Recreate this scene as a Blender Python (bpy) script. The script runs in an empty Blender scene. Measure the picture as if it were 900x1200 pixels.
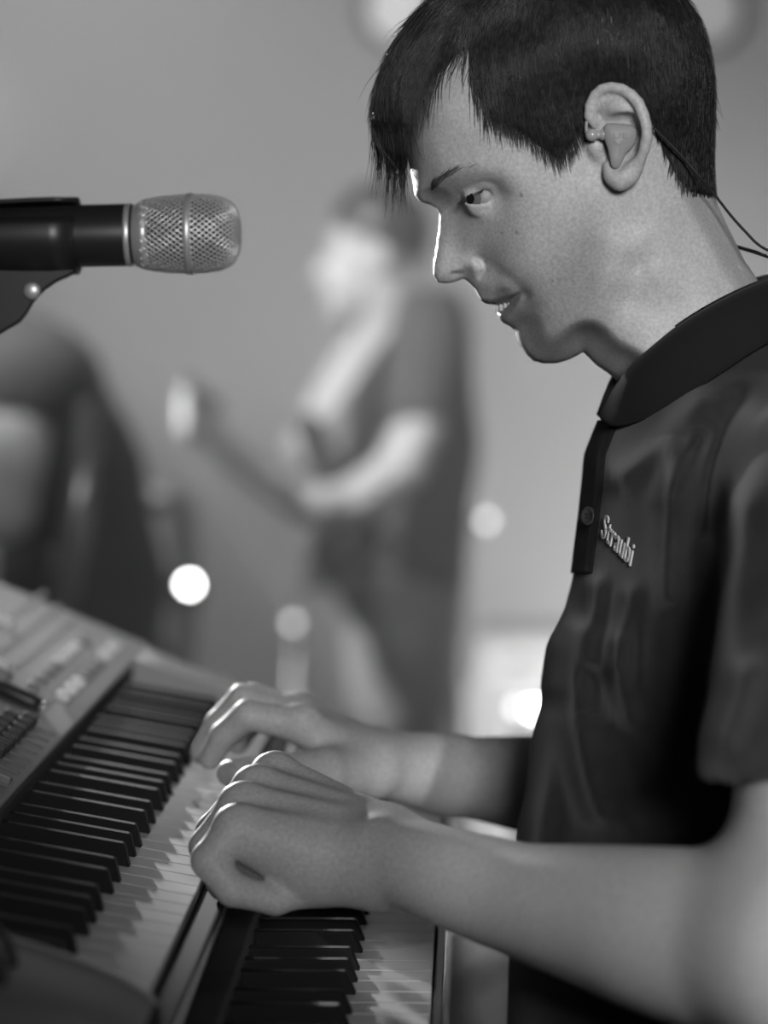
import bpy, bmesh, math, random
import numpy as np
from mathutils import Vector, Matrix
random.seed(7); np.random.seed(7)
scene = bpy.context.scene
COL = scene.collection

# ------------------------------------------------------------------ camera
F = 3300.0                       # focal length in pixels of a 900 x 1200 frame (99 mm on 36 mm)
CAM = np.array([0.0, 0.0, 1.5])
PIT = math.atan(260.0 / F)
YAW = math.atan(105.0 / F * math.cos(PIT))
cam_data = bpy.data.cameras.new('camera'); cam = bpy.data.objects.new('camera', cam_data); COL.objects.link(cam)
cam.location = CAM; cam.rotation_euler = (math.pi / 2 - PIT, 0, YAW)
cam_data.sensor_fit = 'VERTICAL'; cam_data.sensor_height = 36.0; cam_data.sensor_width = 27.0
cam_data.lens = F / 1200 * 36; cam_data.clip_start = 0.02; cam_data.clip_end = 60
cam_data.dof.use_dof = True; cam_data.dof.focus_distance = 1.565; cam_data.dof.aperture_fstop = 3.8
scene.camera = cam
FWD = np.array([-math.sin(YAW) * math.cos(PIT), math.cos(YAW) * math.cos(PIT), -math.sin(PIT)])
RGT = np.array([math.cos(YAW), math.sin(YAW), 0.0])
UPV = np.array([-math.sin(YAW) * math.sin(PIT), math.cos(YAW) * math.sin(PIT), math.cos(PIT)])
def ray(px, py):
    return FWD + RGT * ((px - 450) / F) + UPV * ((600 - py) / F)
def P(px, py, Y):                                  # the point of the depth plane Y seen at a pixel
    d = ray(px, py); return CAM + d * (Y / d[1])
def PN(px, py, p0, n):                             # the point of a plane seen at a pixel
    d = ray(px, py); return CAM + d * (np.dot(np.asarray(p0) - CAM, n) / np.dot(d, n))

# ------------------------------------------------------------------ world, lights, exposure
scene.view_settings.view_transform = 'Standard'; scene.view_settings.look = 'None'
scene.view_settings.gamma = 1.0; scene.view_settings.use_curve_mapping = False
scene.view_settings.exposure = 0.0
scene.cycles.use_denoising = True
world = bpy.data.worlds.new('world'); scene.world = world; world.use_nodes = True
world.node_tree.nodes['Background'].inputs[0].default_value = (1, 1, 1, 1)
world.node_tree.nodes['Background'].inputs[1].default_value = 0.0
def aim(o, tgt):
    d = Vector(tgt) - Vector(o.location); o.rotation_euler = d.to_track_quat('-Z', 'Y').to_euler()
def area(name, loc, tgt, size, power, sy=None):
    l = bpy.data.lights.new(name, 'AREA'); l.energy = power; l.size = size
    if sy: l.shape = 'RECTANGLE'; l.size_y = sy
    o = bpy.data.objects.new(name, l); COL.objects.link(o); o.location = loc; aim(o, tgt); return o
def spot(name, loc, tgt, power, deg, blend=0.3, rad=0.06):
    l = bpy.data.lights.new(name, 'SPOT'); l.energy = power; l.spot_size = math.radians(deg); l.spot_blend = blend
    l.shadow_soft_size = rad
    o = bpy.data.objects.new(name, l); COL.objects.link(o); o.location = loc; aim(o, tgt); return o
# lamps of the stage rig that stand outside the picture
spot('front_stage_lamp_offscreen', (0.45, -1.15, 2.15), (0.07, 1.58, 1.545), 470, 17, 0.95, 0.40)
spot('front_right_spotlight_offscreen', (0.95, -1.2, 2.05), (0.138, 1.30, 1.228), 170, 5.2, 0.25, 0.02)
spot('back_left_spotlight_offscreen', (-1.45, 4.9, 1.95), (-0.050, 1.62, 1.530), 4000, 3.0, 0.25, 0.05)
spot('back_left_low_spotlight_offscreen', (-1.20, 4.8, 1.90), (-0.166, 1.66, 1.225), 1500, 3.1, 0.6, 0.05)
spot('ceiling_spotlight_back_offscreen', (-0.60, 4.6, 3.10), (-0.26, 2.05, 1.23), 280, 8.0, 0.9, 0.10)
spot('ceiling_spotlight_left_offscreen', (-1.5, 2.9, 2.95), (-0.28, 5.2, 1.25), 1000, 38, 0.6, 0.10)
area('floor_lamp_right_offscreen', (0.95, 6.2, 0.30), (0.6, 8.6, 1.1), 0.3, 105)
area('ceiling_lamp_back_offscreen', (-0.8, 7.0, 2.95), (-0.4, 8.6, 1.3), 0.6, 9)

# ------------------------------------------------------------------ materials (the picture is black and white)
def mat(name, g, rough=0.6, metal=0.0, spec=0.5, emit=0.0, noise=None, bump=None, sheen=0.0, coat=0.0, attr=None, sss=0.0):
    m = bpy.data.materials.new(name); m.use_nodes = True
    nt = m.node_tree; b = nt.nodes['Principled BSDF']
    b.inputs['Base Color'].default_value = (g, g, g, 1); b.inputs['Roughness'].default_value = rough
    b.inputs['Metallic'].default_value = metal; b.inputs['Specular IOR Level'].default_value = spec
    if sheen: b.inputs['Sheen Weight'].default_value = sheen; b.inputs['Sheen Roughness'].default_value = 0.45
    if coat: b.inputs['Coat Weight'].default_value = coat; b.inputs['Coat Roughness'].default_value = 0.1
    if sss:
        b.inputs['Subsurface Weight'].default_value = sss; b.inputs['Subsurface Radius'].default_value = (1, 1, 1)
        b.inputs['Subsurface Scale'].default_value = 0.004
    if emit:
        b.inputs['Emission Color'].default_value = (1, 1, 1, 1); b.inputs['Emission Strength'].default_value = emit
    tc = nt.nodes.new('ShaderNodeTexCoord')
    col = None
    if noise:                                      # (scale, lowest grey, highest grey)
        n = nt.nodes.new('ShaderNodeTexNoise'); n.inputs['Scale'].default_value = noise[0]; n.inputs['Detail'].default_value = 4
        nt.links.new(tc.outputs['Object'], n.inputs['Vector'])
        r = nt.nodes.new('ShaderNodeMapRange'); r.inputs[1].default_value = 0.3; r.inputs[2].default_value = 0.7
        r.inputs[3].default_value = noise[1]; r.inputs[4].default_value = noise[2]
        nt.links.new(n.outputs[0], r.inputs[0]); col = r.outputs[0]
    if attr:                                       # grey read from a point attribute, times the speckle
        a = nt.nodes.new('ShaderNodeAttribute'); a.attribute_name = attr
        if col is not None:
            mm = nt.nodes.new('ShaderNodeMath'); mm.operation = 'MULTIPLY'
            nt.links.new(a.outputs['Fac'], mm.inputs[0]); nt.links.new(col, mm.inputs[1]); col = mm.outputs[0]
        else: col = a.outputs['Fac']
    if col is not None:
        c = nt.nodes.new('ShaderNodeCombineColor')
        for k in range(3): nt.links.new(col, c.inputs[k])
        nt.links.new(c.outputs[0], b.inputs['Base Color'])
    if bump:                                       # (scale, strength, distance)
        n2 = nt.nodes.new('ShaderNodeTexNoise'); n2.inputs['Scale'].default_value = bump[0]; n2.inputs['Detail'].default_value = 5
        nt.links.new(tc.outputs['Object'], n2.inputs['Vector'])
        bp = nt.nodes.new('ShaderNodeBump'); bp.inputs['Strength'].default_value = bump[1]; bp.inputs['Distance'].default_value = bump[2]
        nt.links.new(n2.outputs[0], bp.inputs['Height']); nt.links.new(bp.outputs[0], b.inputs['Normal'])
    return m
M = {
 'wall': mat('painted_wall', 0.36, 0.9, noise=(1.2, 0.33, 0.39)),
 'floor': mat('stage_floor', 0.16, 0.55, noise=(3, 0.13, 0.19)),
 'ceil': mat('ceiling_paint', 0.22, 0.9),
 'skin': mat('skin', 0.5, 0.5, spec=0.35, noise=(520, 0.83, 1.13), bump=(900, 0.10, 0.0006), attr='tone', sss=0.25),
 'skin_far': mat('skin_far', 0.55, 0.55, noise=(20, 0.5, 0.6)),
 'hair': mat('dark_hair', 0.022, 0.40, spec=0.5, noise=(250, 0.010, 0.034)),
 'brow': mat('brow_hair', 0.10, 0.6),
 'eye': mat('eye_white', 0.21, 0.5, spec=0.6),
 'iris': mat('iris', 0.13, 0.15), 'pupil': mat('pupil', 0.01, 0.1),
 'teeth': mat('teeth', 0.7, 0.2),
 'shirt': mat('dark_pique_shirt', 0.03, 0.85, spec=0.15, sheen=0.25, bump=(1500, 0.25, 0.0006), noise=(60, 0.025, 0.036)),
 'collar': mat('rib_knit_collar', 0.016, 0.95, spec=0.1, sheen=0.05, bump=(1200, 0.3, 0.0006)),
 'thread': mat('white_embroidery', 0.75, 0.7), 'button': mat('dark_button', 0.05, 0.25, coat=0.4),
 'denim': mat('dark_denim', 0.05, 0.9), 'shoe': mat('black_leather', 0.02, 0.4),
 'key_white': mat('white_key_plastic', 0.55, 0.42, spec=0.35, noise=(8, 0.52, 0.58)),
 'key_black': mat('black_key_plastic', 0.010, 0.5, spec=0.12),
 'case': mat('dark_case', 0.05, 0.6, spec=0.3, noise=(40, 0.035, 0.05)),
 'panel': mat('silver_panel', 0.30, 0.42, spec=0.5, noise=(30, 0.28, 0.33)),
 'cheek': mat('grey_cheek', 0.22, 0.35), 'silver': mat('polished_strip', 0.7, 0.2, metal=1.0),
 'btn_w': mat('white_button', 0.8, 0.35), 'btn_d': mat('dark_button_cap', 0.03, 0.4), 'print': mat('panel_print', 0.14, 0.5),
 'rail': mat('matt_black_rail', 0.022, 0.75, spec=0.2),
 'felt': mat('dark_felt', 0.02, 0.9), 'lower': mat('glossy_black_case', 0.03, 0.25),
 'mic': mat('black_mic_body', 0.018, 0.38, spec=0.5), 'grille': mat('grille_wire', 0.68, 0.35, metal=0.6),
 'foam': mat('mic_foam', 0.05, 0.9), 'chrome': mat('chrome', 0.75, 0.15, metal=1.0), 'nickel': mat('satin_nickel', 0.6, 0.4, metal=0.6),
 'blackmetal': mat('black_metal', 0.03, 0.4), 'stand_grey': mat('grey_stand_tube', 0.35, 0.35, metal=0.6),
 'iem': mat('grey_earphone_shell', 0.26, 0.5, spec=0.3), 'clear': mat('clear_connector', 0.35, 0.2, spec=0.7),
 'cable': mat('dark_cable', 0.015, 0.5),
 'tee': mat('charcoal_tee', 0.075, 0.9), 'jeans': mat('pale_jeans', 0.33, 0.9), 'darkcloth': mat('dark_clothes', 0.035, 0.9),
 'strap': mat('pale_strap', 0.42, 0.6), 'guitar': mat('guitar_body', 0.06, 0.2, coat=0.6), 'maple': mat('maple_neck', 0.75, 0.35),
 'fret': mat('guitar_fingerboard', 0.6, 0.5),
 'lamp': mat('lit_lamp_lens', 0.9, 0.4, emit=5.0), 'lamp_dim': mat('dim_lamp_lens', 0.9, 0.4, emit=3.4), 'lamp_hot': mat('bright_lamp_lens', 0.9, 0.4, emit=25.0),
 'lamp_ceil': mat('ceiling_lamp_lens', 0.9, 0.4, emit=.8), 'lamp_ceil2': mat('far_ceiling_lamp_lens', 0.9, 0.4, emit=.45),
 'cab': mat('pale_cabinet', 0.32, 0.7), 'cloth': mat('grille_cloth', 0.27, 0.9),
}

# ------------------------------------------------------------------ scene tree helpers
def new_mesh(name, V, Fc, smooth=True):
    me = bpy.data.meshes.new(name)
    me.from_pydata([tuple(map(float, v)) for v in V], [], [tuple(int(i) for i in f) for f in Fc])
    if smooth: me.polygons.foreach_set('use_smooth', [True] * len(me.polygons))
    me.update(); return me
def fast_mesh(name, V, Q, smooth=True):            # big arrays of quads
    me = bpy.data.meshes.new(name); n = len(V); q = len(Q); k = Q.shape[1]
    me.vertices.add(n); me.vertices.foreach_set('co', np.asarray(V, np.float32).ravel())
    me.loops.add(q * k); me.loops.foreach_set('vertex_index', np.asarray(Q, np.int32).ravel())
    me.polygons.add(q); me.polygons.foreach_set('loop_start', np.arange(0, q * k, k, dtype=np.int32))
    me.polygons.foreach_set('use_smooth', np.full(q, smooth))
    me.update(calc_edges=True); me.validate(); return me
ORG = {}
def link(name, data, parent=None, loc=(0, 0, 0), rot=(0, 0, 0)):
    o = bpy.data.objects.new(name, data); COL.objects.link(o); o.location = loc; o.rotation_euler = rot
    if parent is not None: o.parent = parent
    return o
def org(o): return ORG.get(o.name, np.zeros(3))
def tag(o, label, cat, group=None):
    o['label'] = label; o['category'] = cat
    if group: o['group'] = group
    return o
def thing(name, base, label, cat, group=None):
    o = link(name, None, None, tuple(map(float, base))); o.empty_display_size = 0.05
    ORG[o.name] = np.array(base, float); return tag(o, label, cat, group)
def part(name, V, Fc, m, parent=None, smooth=True, bevel=0.0, seg=2, label=None):   # V in world coordinates
    V = np.asarray(V, float); base = org(parent) if parent is not None else np.zeros(3)
    c = V.mean(0)
    me = fast_mesh(name, V - c, Fc, smooth) if isinstance(Fc, np.ndarray) else new_mesh(name, V - c, Fc, smooth)
    me.materials.append(M[m] if isinstance(m, str) else m)
    o = link(name, me, parent, tuple(c - base)); ORG[o.name] = c
    if bevel:
        b = o.modifiers.new('bevel', 'BEVEL'); b.width = bevel; b.segments = seg; b.limit_method = 'ANGLE'; b.angle_limit = math.radians(35)
    if label: o['label'] = label
    return o
def shell(name, V, Fc, m, kind):
    o = part(name, V, Fc, m, None, smooth=False); o['kind'] = kind; return o

# ------------------------------------------------------------------ shape helpers (vertices, faces)
def box(lo, hi):
    (a, b, c), (d, e, f) = lo, hi
    V = [(a, b, c), (d, b, c), (d, e, c), (a, e, c), (a, b, f), (d, b, f), (d, e, f), (a, e, f)]
    return V, [(0, 3, 2, 1), (4, 5, 6, 7), (0, 1, 5, 4), (1, 2, 6, 5), (2, 3, 7, 6), (3, 0, 4, 7)]
def obox(c, ax, ay, az, sx, sy, sz):               # box with its own axes, half sizes
    c, ax, ay, az = (np.asarray(q, float) for q in (c, ax, ay, az))
    V, Fc = box((-1, -1, -1), (1, 1, 1))
    return [c + ax * (v[0] * sx) + ay * (v[1] * sy) + az * (v[2] * sz) for v in V], Fc
def prism(poly, y0, y1):                           # XZ polygon (counter-clockwise seen from -Y) extruded along Y
    n = len(poly)
    V = [(x, y0, z) for x, z in poly] + [(x, y1, z) for x, z in poly]
    Fc = [tuple(range(n)), tuple(range(2 * n - 1, n - 1, -1))]
    Fc += [(i, i + n, (i + 1) % n + n, (i + 1) % n) for i in range(n)]
    return V, Fc
def frame(d):
    d = np.asarray(d, float); d = d / np.linalg.norm(d)
    h = np.array([0, 0, 1.0]) if abs(d[2]) < 0.9 else np.array([1.0, 0, 0])
    a = np.cross(h, d); a /= np.linalg.norm(a); return a, np.cross(d, a), d
def lathe(p0, d, prof, n=24):                      # prof: (distance along d, radius)
    a, b, d = frame(d); V = []; Fc = []
    for s, r in prof:
        for k in range(n):
            t = 2 * math.pi * k / n; V.append(np.asarray(p0) + d * s + (a * math.cos(t) + b * math.sin(t)) * r)
    for i in range(len(prof) - 1):
        for k in range(n):
            Fc.append((i * n + k, i * n + (k + 1) % n, (i + 1) * n + (k + 1) % n, (i + 1) * n + k))
    Fc.append(tuple(range(n - 1, -1, -1))); Fc.append(tuple(range((len(prof) - 1) * n, len(prof) * n)))
    return V, Fc
def tube(pts, r, n=8):
    pts = [np.asarray(p, float) for p in pts]; V = []; Fc = []
    rr = r if isinstance(r, (list, tuple)) else [r] * len(pts)
    a = None
    for i, p in enumerate(pts):
        d = pts[min(i + 1, len(pts) - 1)] - pts[max(i - 1, 0)]; d = d / (np.linalg.norm(d) + 1e-12)
        if a is None: a, b, _ = frame(d)
        else:
            a = a - d * np.dot(a, d); a /= np.linalg.norm(a); b = np.cross(d, a)
        for k in range(n):
            t = 2 * math.pi * k / n; V.append(p + (a * math.cos(t) + b * math.sin(t)) * rr[i])
    for i in range(len(pts) - 1):
        for k in range(n): Fc.append((i * n + k, i * n + (k + 1) % n, (i + 1) * n + (k + 1) % n, (i + 1) * n + k))
    Fc.append(tuple(range(n - 1, -1, -1))); Fc.append(tuple(range((len(pts) - 1) * n, len(pts) * n)))
    return V, Fc
def join(*parts):
    V = []; Fc = []
    for v, f in parts:
        k = len(V); V += list(v); Fc += [tuple(i + k for i in q) for q in f]
    return V, Fc
def spline(pts, n):                                # Catmull-Rom through points
    pts = np.asarray(pts, float); m = len(pts)
    q = np.vstack([2 * pts[0] - pts[1], pts, 2 * pts[-1] - pts[-2]])
    out = []
    for t in np.linspace(0, m - 1 - 1e-9, n):
        i = int(t); u = t - i; a, b, c, d = q[i:i + 4]
        out.append(0.5 * (2 * b + (c - a) * u + (2 * a - 5 * b + 4 * c - d) * u * u + (3 * b - a - 3 * c + d) * u ** 3))
    return np.array(out)

# ------------------------------------------------------------------ distance fields and their surface
def smin(a, b, k):
    h = np.clip(0.5 + 0.5 * (b - a) / k, 0, 1); return b + (a - b) * h - k * h * (1 - h)
def smax(a, b, k): return -smin(-a, -b, k)
def rcone(p, a, b, r1, r2):                        # tapered capsule
    a = np.asarray(a, float); b = np.asarray(b, float); ba = b - a; l2 = ba @ ba; rr = r1 - r2
    a2 = l2 - rr * rr; il2 = 1 / l2
    pa = p - a; y = pa @ ba; z = y - l2; t = pa * l2 - np.outer(y, ba); x2 = np.einsum('ij,ij->i', t, t)
    y2 = y * y * l2; z2 = z * z * l2; k = math.copysign(1, rr) * rr * rr * x2
    d = (np.sqrt(x2 * a2 * il2) + y * rr) * il2 - r1
    d = np.where(np.sign(z) * a2 * z2 > k, np.sqrt(x2 + z2) * il2 - r2, d)
    return np.where((np.sign(y) * a2 * y2 < k) & ~(np.sign(z) * a2 * z2 > k), np.sqrt(x2 + y2) * il2 - r1, d)
def ellip(p, c, r, R=None):
    q = p - np.asarray(c, float)
    if R is not None: q = q @ R
    r = np.asarray(r, float); k0 = np.linalg.norm(q / r, axis=1); k1 = np.linalg.norm(q / (r * r), axis=1) + 1e-9
    return k0 * (k0 - 1) / k1
def chain(p, pts, rad, k=0.004, d=None):
    for i in range(len(pts) - 1):
        c = rcone(p, pts[i], pts[i + 1], rad[i], rad[i + 1]); d = c if d is None else smin(d, c, k)
    return d
def surf(f, lo, hi, h, smooth=2, pad=1.7):
    lo = np.asarray(lo, float); hi = np.asarray(hi, float); B = 12
    nb = np.ceil((hi - lo) / (h * B)).astype(int); n = nb * B + 1
    g = np.stack(np.meshgrid(*[np.arange(k) for k in nb], indexing='ij'), -1).reshape(-1, 3)
    cen = lo + (g + 0.5) * B * h
    dc = np.concatenate([f(cen[i:i + 60000]) for i in range(0, len(cen), 60000)])
    vals = np.empty(n, np.float32)
    sg = np.where(dc > 0, 1.0, -1.0).astype(np.float32).reshape(nb)
    vals[:-1, :-1, :-1] = sg.repeat(B, 0).repeat(B, 1).repeat(B, 2)
    vals[-1] = 1; vals[:, -1] = 1; vals[:, :, -1] = 1
    keep = g[np.abs(dc) < B * h * 0.87 * pad]
    off = np.stack(np.meshgrid(*[np.arange(B + 1)] * 3, indexing='ij'), -1).reshape(-1, 3)
    for i in range(0, len(keep), 100):
        idx = (keep[i:i + 100, None, :] * B + off[None]).reshape(-1, 3)
        vals[idx[:, 0], idx[:, 1], idx[:, 2]] = f(lo + idx * h)
    ins = vals < 0
    c8 = [(i, j, k) for i in (0, 1) for j in (0, 1) for k in (0, 1)]
    cnt = np.zeros(n - 1, np.int8)
    for i, j, k in c8: cnt += ins[i:n[0] - 1 + i, j:n[1] - 1 + j, k:n[2] - 1 + k]
    act = np.argwhere((cnt > 0) & (cnt < 8)); del cnt
    ids = np.full(n - 1, -1, np.int32); ids[act[:, 0], act[:, 1], act[:, 2]] = np.arange(len(act))
    cv = np.stack([vals[act[:, 0] + i, act[:, 1] + j, act[:, 2] + k] for i, j, k in c8], 1)
    s = np.zeros((len(act), 3)); m = np.zeros(len(act))
    for a in range(8):
        for ax in range(3):
            if c8[a][ax] == 0:
                cb = list(c8[a]); cb[ax] = 1; b = c8.index(tuple(cb))
                va, vb = cv[:, a], cv[:, b]; x = (va < 0) != (vb < 0)
                t = np.where(x, va / np.where(x, va - vb, 1), 0)
                pos = np.tile(np.array(c8[a], float), (len(act), 1)); pos[:, ax] = t
                s += pos * x[:, None]; m += x
    V = lo + (act + s / m[:, None]) * h
    Q = []
    for ax in range(3):
        u, v = (ax + 1) % 3, (ax + 2) % 3
        sl = [slice(1, n[i] - 1) for i in range(3)]; sl[ax] = slice(0, n[ax] - 1)
        s2 = list(sl); s2[ax] = slice(1, n[ax])
        A = ins[tuple(sl)]; Bm = ins[tuple(s2)]
        e = np.argwhere(A != Bm)
        for flip in (0, 1):
            w = e[A[e[:, 0], e[:, 1], e[:, 2]] == (flip == 0)].copy()
            o_ = np.array([1, 1, 1]); o_[ax] = 0; w = w + o_
            du = np.zeros(3, int); dv = np.zeros(3, int); du[u] = 1; dv[v] = 1
            q = [w - du - dv, w - dv, w, w - du]
            q = np.stack([ids[k[:, 0], k[:, 1], k[:, 2]] for k in q], 1)
            Q.append(q if flip == 0 else q[:, ::-1])
    Q = np.concatenate(Q); Q = Q[(Q >= 0).all(1)]
    for _ in range(smooth):
        acc = np.zeros_like(V); w = np.zeros(len(V))
        for a in range(4):
            i, j = Q[:, a], Q[:, (a + 1) % 4]
            for c in range(3): acc[:, c] += np.bincount(i, V[j, c], len(V)) + np.bincount(j, V[i, c], len(V))
            w += np.bincount(i, minlength=len(V)) + np.bincount(j, minlength=len(V))
        V = 0.5 * V + 0.5 * acc / np.maximum(w, 1)[:, None]
    return V, Q
def merge(*vq):
    Vs = []; Qs = []; k = 0
    for v, q in vq: Vs.append(v); Qs.append(q + k); k += len(v)
    return np.concatenate(Vs), np.concatenate(Qs)

# ------------------------------------------------------------------ the room
X0, X1, Y0, Y1, ZC = -3.6, 3.4, -2.6, 8.6, 3.3
shell('floor', *box((X0 - .1, Y0 - .1, -0.1), (X1 + .1, Y1 + .1, 0)), 'floor', 'structure')
shell('ceiling', *box((X0 - .1, Y0 - .1, ZC), (X1 + .1, Y1 + .1, ZC + .1)), 'ceil', 'structure')
shell('wall_back', *box((X0 - .1, Y1, 0), (X1 + .1, Y1 + .1, ZC)), 'wall', 'structure')
shell('wall_left', *box((X0 - .1, Y0 - .1, 0), (X0, Y1, ZC)), 'wall', 'structure')
shell('wall_right', *box((X1, Y0 - .1, 0), (X1 + .1, Y1, ZC)), 'wall', 'structure')
shell('wall_front', *box((X0, Y0 - .1, 0), (X1, Y0, ZC)), 'wall', 'structure')
shell('baseboard_back', *box((X0, Y1 - .02, 0), (X1, Y1, .12)), 'ceil', 'structure')

# ================================================================== the keyboard player
YM = 1.62                                          # depth of the head's plane of symmetry
def proj(p):
    q = p - CAM; z = q @ FWD
    return 450 + F * (q @ RGT) / z, 600 - F * (q @ UPV) / z
def HX(px, py, w=0.0):
    q = P(px, py, YM - w); return q[0], q[2]
def poly_sd(X, Z, poly):                           # signed distance (negative inside) and nearest vertex parameter
    poly = np.asarray(poly, float); n = len(poly)
    d = np.full(X.shape, 1e9); ins = np.zeros(X.shape, bool); near = np.zeros(X.shape)
    for i in range(n):
        ax, az = poly[i]; bx, bz = poly[(i + 1) % n]; ex, ez = bx - ax, bz - az
        t = np.clip(((X - ax) * ex + (Z - az) * ez) / (ex * ex + ez * ez + 1e-15), 0, 1)
        dd = (X - ax - t * ex) ** 2 + (Z - az - t * ez) ** 2
        m = dd < d; d = np.where(m, dd, d); near = np.where(m, i + t, near)
        c = ((az > Z) != (bz > Z)) & (X < (bx - ax) * (Z - az) / (bz - az + 1e-15) + ax); ins ^= c
    return np.sqrt(d) * np.where(ins, -1, 1), near
def px_sd(px, py, poly): return poly_sd(px, py, poly)[0]

# outline of the head and neck in the plane of symmetry: pixel x, pixel y, radius of curvature across it (mm)
SIL = [(476,176,70),(480,195,62),(484,216,50),(486,231,34),(493,237,22),(504,240,13),(511,244,9),(515,250,7),(514,267,6.5),(512,283,7),(509,301,7.5),(507,313,8.5),(508,323,8),
 (513,331,8),(523,333,8),(533,330.5,7),(544,326.5,8),(549,331,14),(555,338,17),(560,347,20),(562,351,21),(567,355,22),(575,357.5,22),(579,357,20),(581,363,20),(583,371,20),(587,377,22),
 (596,382,24),(603,387,26),(605,395,28),(609,405,30),(616,415,30),(625,423,30),(636,426,32),(652,426,34),(665,422.5,36),(676,417,34),(683,413,30),(697,427,30),(713,438,34),(724,446,36),(734,462,40),
 (752,500,50),(775,560,60),(960,560,60),(930,400,60),(888.5,329,52),(871,303,50),(851,262,46),(839,236,44),(829,210,50),(824,185,62),(826,150,70),(827,110,75),(822,65,75),(808,25,75),(785,-8,75),(750,-33,75),
 (705,-48,75),(655,-50,75),(600,-38,75),(555,-14,70),(520,16,68),(496,50,66),(481,88,66),(474,125,68),(473,150,70)]
# half width of the head (mm) at points of its side
WID = [(500,150,45),(500,180,42),(504,202,38),(520,130,56),(530,170,55),(560,150,64),(600,120,69),(560,110,63),(510,110,48),(590,180,65),(620,195,67),(540,185,55),(570,180,62),
 (502,222,27),(512,216,34),(528,208,45),(552,202,54),(575,205,60),(592,217,62),(508,232,20),
 (524,243,11),(534,243,17),(522,252,9.5),(530,256,14),(526,270,11.5),(536,282,14.5),(521,296,9.3),(540,268,20),(550,276,25),(551,292,20.5),(545,258,25),
 (514,318,7.6),(524,318,11),(534,311,12.2),(541,300,14),(547,308,17),(555,312,19.0),(562,312,18.8),(566,319,17.6),(551,320,17.8),(541,325,12),(560,323,15.5),(568,306,21),(563,300,21),(571,313,22),
 (565,338,13),(574,344,20),(590,336,30.5),(581,326,23.5),(572,330,18.5),
 (578,298,32),(590,309,38.5),(601,320,41.5),(612,331,43),(600,337,35.5),(592,326,33),(611,342,38),
 (584,268,45),(602,280,52),(578,284,37.5),(562,262,34.5),(622,300,55.5),(642,272,64),(612,255,60),(597,243,57),(652,250,68.5),(682,230,71),(642,322,56),(662,350,54),(624,350,44.5),(642,380,44.5),(682,330,60.5),(682,368,56.5),(702,300,65.5),(704,340,62.5),
 (588,232,48.5),(583,221,48.5),(579,230,45.5),(562,251,41),(548,250,30),(575,247,44.5),
 (570,351,11.5),(586,352,19.5),(600,346,26.5),(609,343.5,31),(590,370,13.5),(600,362,21.5),(608,354,28),(605,377,21),(617,386,27.5),(625,366,37),(612,397,16.5),(618,350,38),
 (617,406,18.5),(631,400,34),(628,415,20),(646,411,33),(652,395,42.5),(666,406,40),(680,395,49),(692,375,55),(720,330,64),(737,290,67),(712,360,59),(728,318,64.5),
 (732,250,66),(742,268,64),(748,312,58),(735,350,56),(715,385,53),(698,402,46),(706,412,41),(722,415,49),(740,420,54),(733,440,47),(752,380,57),(762,320,62),(764,270,64),(766,240,65),(750,420,56),(770,470,62),(790,360,56),(800,300,57),(820,260,50),(780,410,58),(830,330,54),(860,380,60),(820,430,66),(850,330,48),(800,500,75),(880,450,75),
 (700,100,76),(740,60,77.5),(640,60,75),(585,60,65),(660,10,72),(740,10,72),(790,60,66),(800,120,64),(790,180,60),(765,130,73),(722,160,74),(692,180,72),(600,20,60),(705,205,71),(720,230,69),(690,270,69),(660,210,70),(640,230,68),(760,190,69),(790,215,60),(640,160,71),(670,120,74)]
GS = 0.0007
_x = np.array([HX(s[0], s[1]) for s in SIL])
gx0, gz0 = _x.min(0) - 0.03; gx1, gz1 = _x.max(0) + 0.03
GX = np.arange(gx0, gx1, GS); GZ = np.arange(gz0, gz1, GS)
MX, MZ = np.meshgrid(GX, GZ, indexing='ij')
def tps(pts, vals, QX, QZ, lam=2e-5):
    pts = np.asarray(pts); n = len(pts); sc = 0.1
    a = pts / sc
    r2 = ((a[:, None] - a[None]) ** 2).sum(-1); K = np.where(r2 > 0, 0.5 * r2 * np.log(r2 + 1e-12), 0) + lam * n * np.eye(n)
    Pm = np.hstack([np.ones((n, 1)), a]); A = np.zeros((n + 3, n + 3)); A[:n, :n] = K; A[:n, n:] = Pm; A[n:, :n] = Pm.T
    w = np.linalg.solve(A, np.concatenate([vals, np.zeros(3)]))
    qx, qz = QX / sc, QZ / sc; out = w[n] + w[n + 1] * qx + w[n + 2] * qz
    for i in range(n):
        r = (qx - a[i, 0]) ** 2 + (qz - a[i, 1]) ** 2; out = out + w[i] * 0.5 * r * np.log(r + 1e-12)
    return out
def smooth_poly(pts, n):
    p = np.asarray(pts, float); p = np.vstack([p, p[:1]]); return spline(p, n)[:-1]
WP = np.array([HX(a, b, w / 1000) for a, b, w in WID])
W0 = tps(WP, np.array([w for _, _, w in WID]) / 1000, MX, MZ)
W0 = np.clip(W0, 0.004, 0.09)
_sil3 = np.array([(*HX(a, b), r) for a, b, r in SIL])
sd_head, nr = poly_sd(MX, MZ, _sil3[:, :2])
Rm = np.interp(nr, np.arange(len(SIL) + 1), np.append(_sil3[:, 2], _sil3[0, 2])) / 1000
def height(sd, Rm, W, k=0.009):
    t = np.maximum(-sd, 0); e = np.sqrt(2 * Rm * t) * (1 + (t / np.clip(Rm * 0.75, .009, .05)) ** 2)
    kk = np.minimum(k, 0.35 * W + 1e-4)
    h = np.clip(0.5 + 0.5 * (W - e) / kk, 0, 1); o = W + (e - W) * h - kk * h * (1 - h)
    return np.where(sd < 0, np.maximum(o, 0), 0)
WH = height(sd_head, Rm, W0)
WS = WH.copy()                                     # smooth copy for the hair
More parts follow.
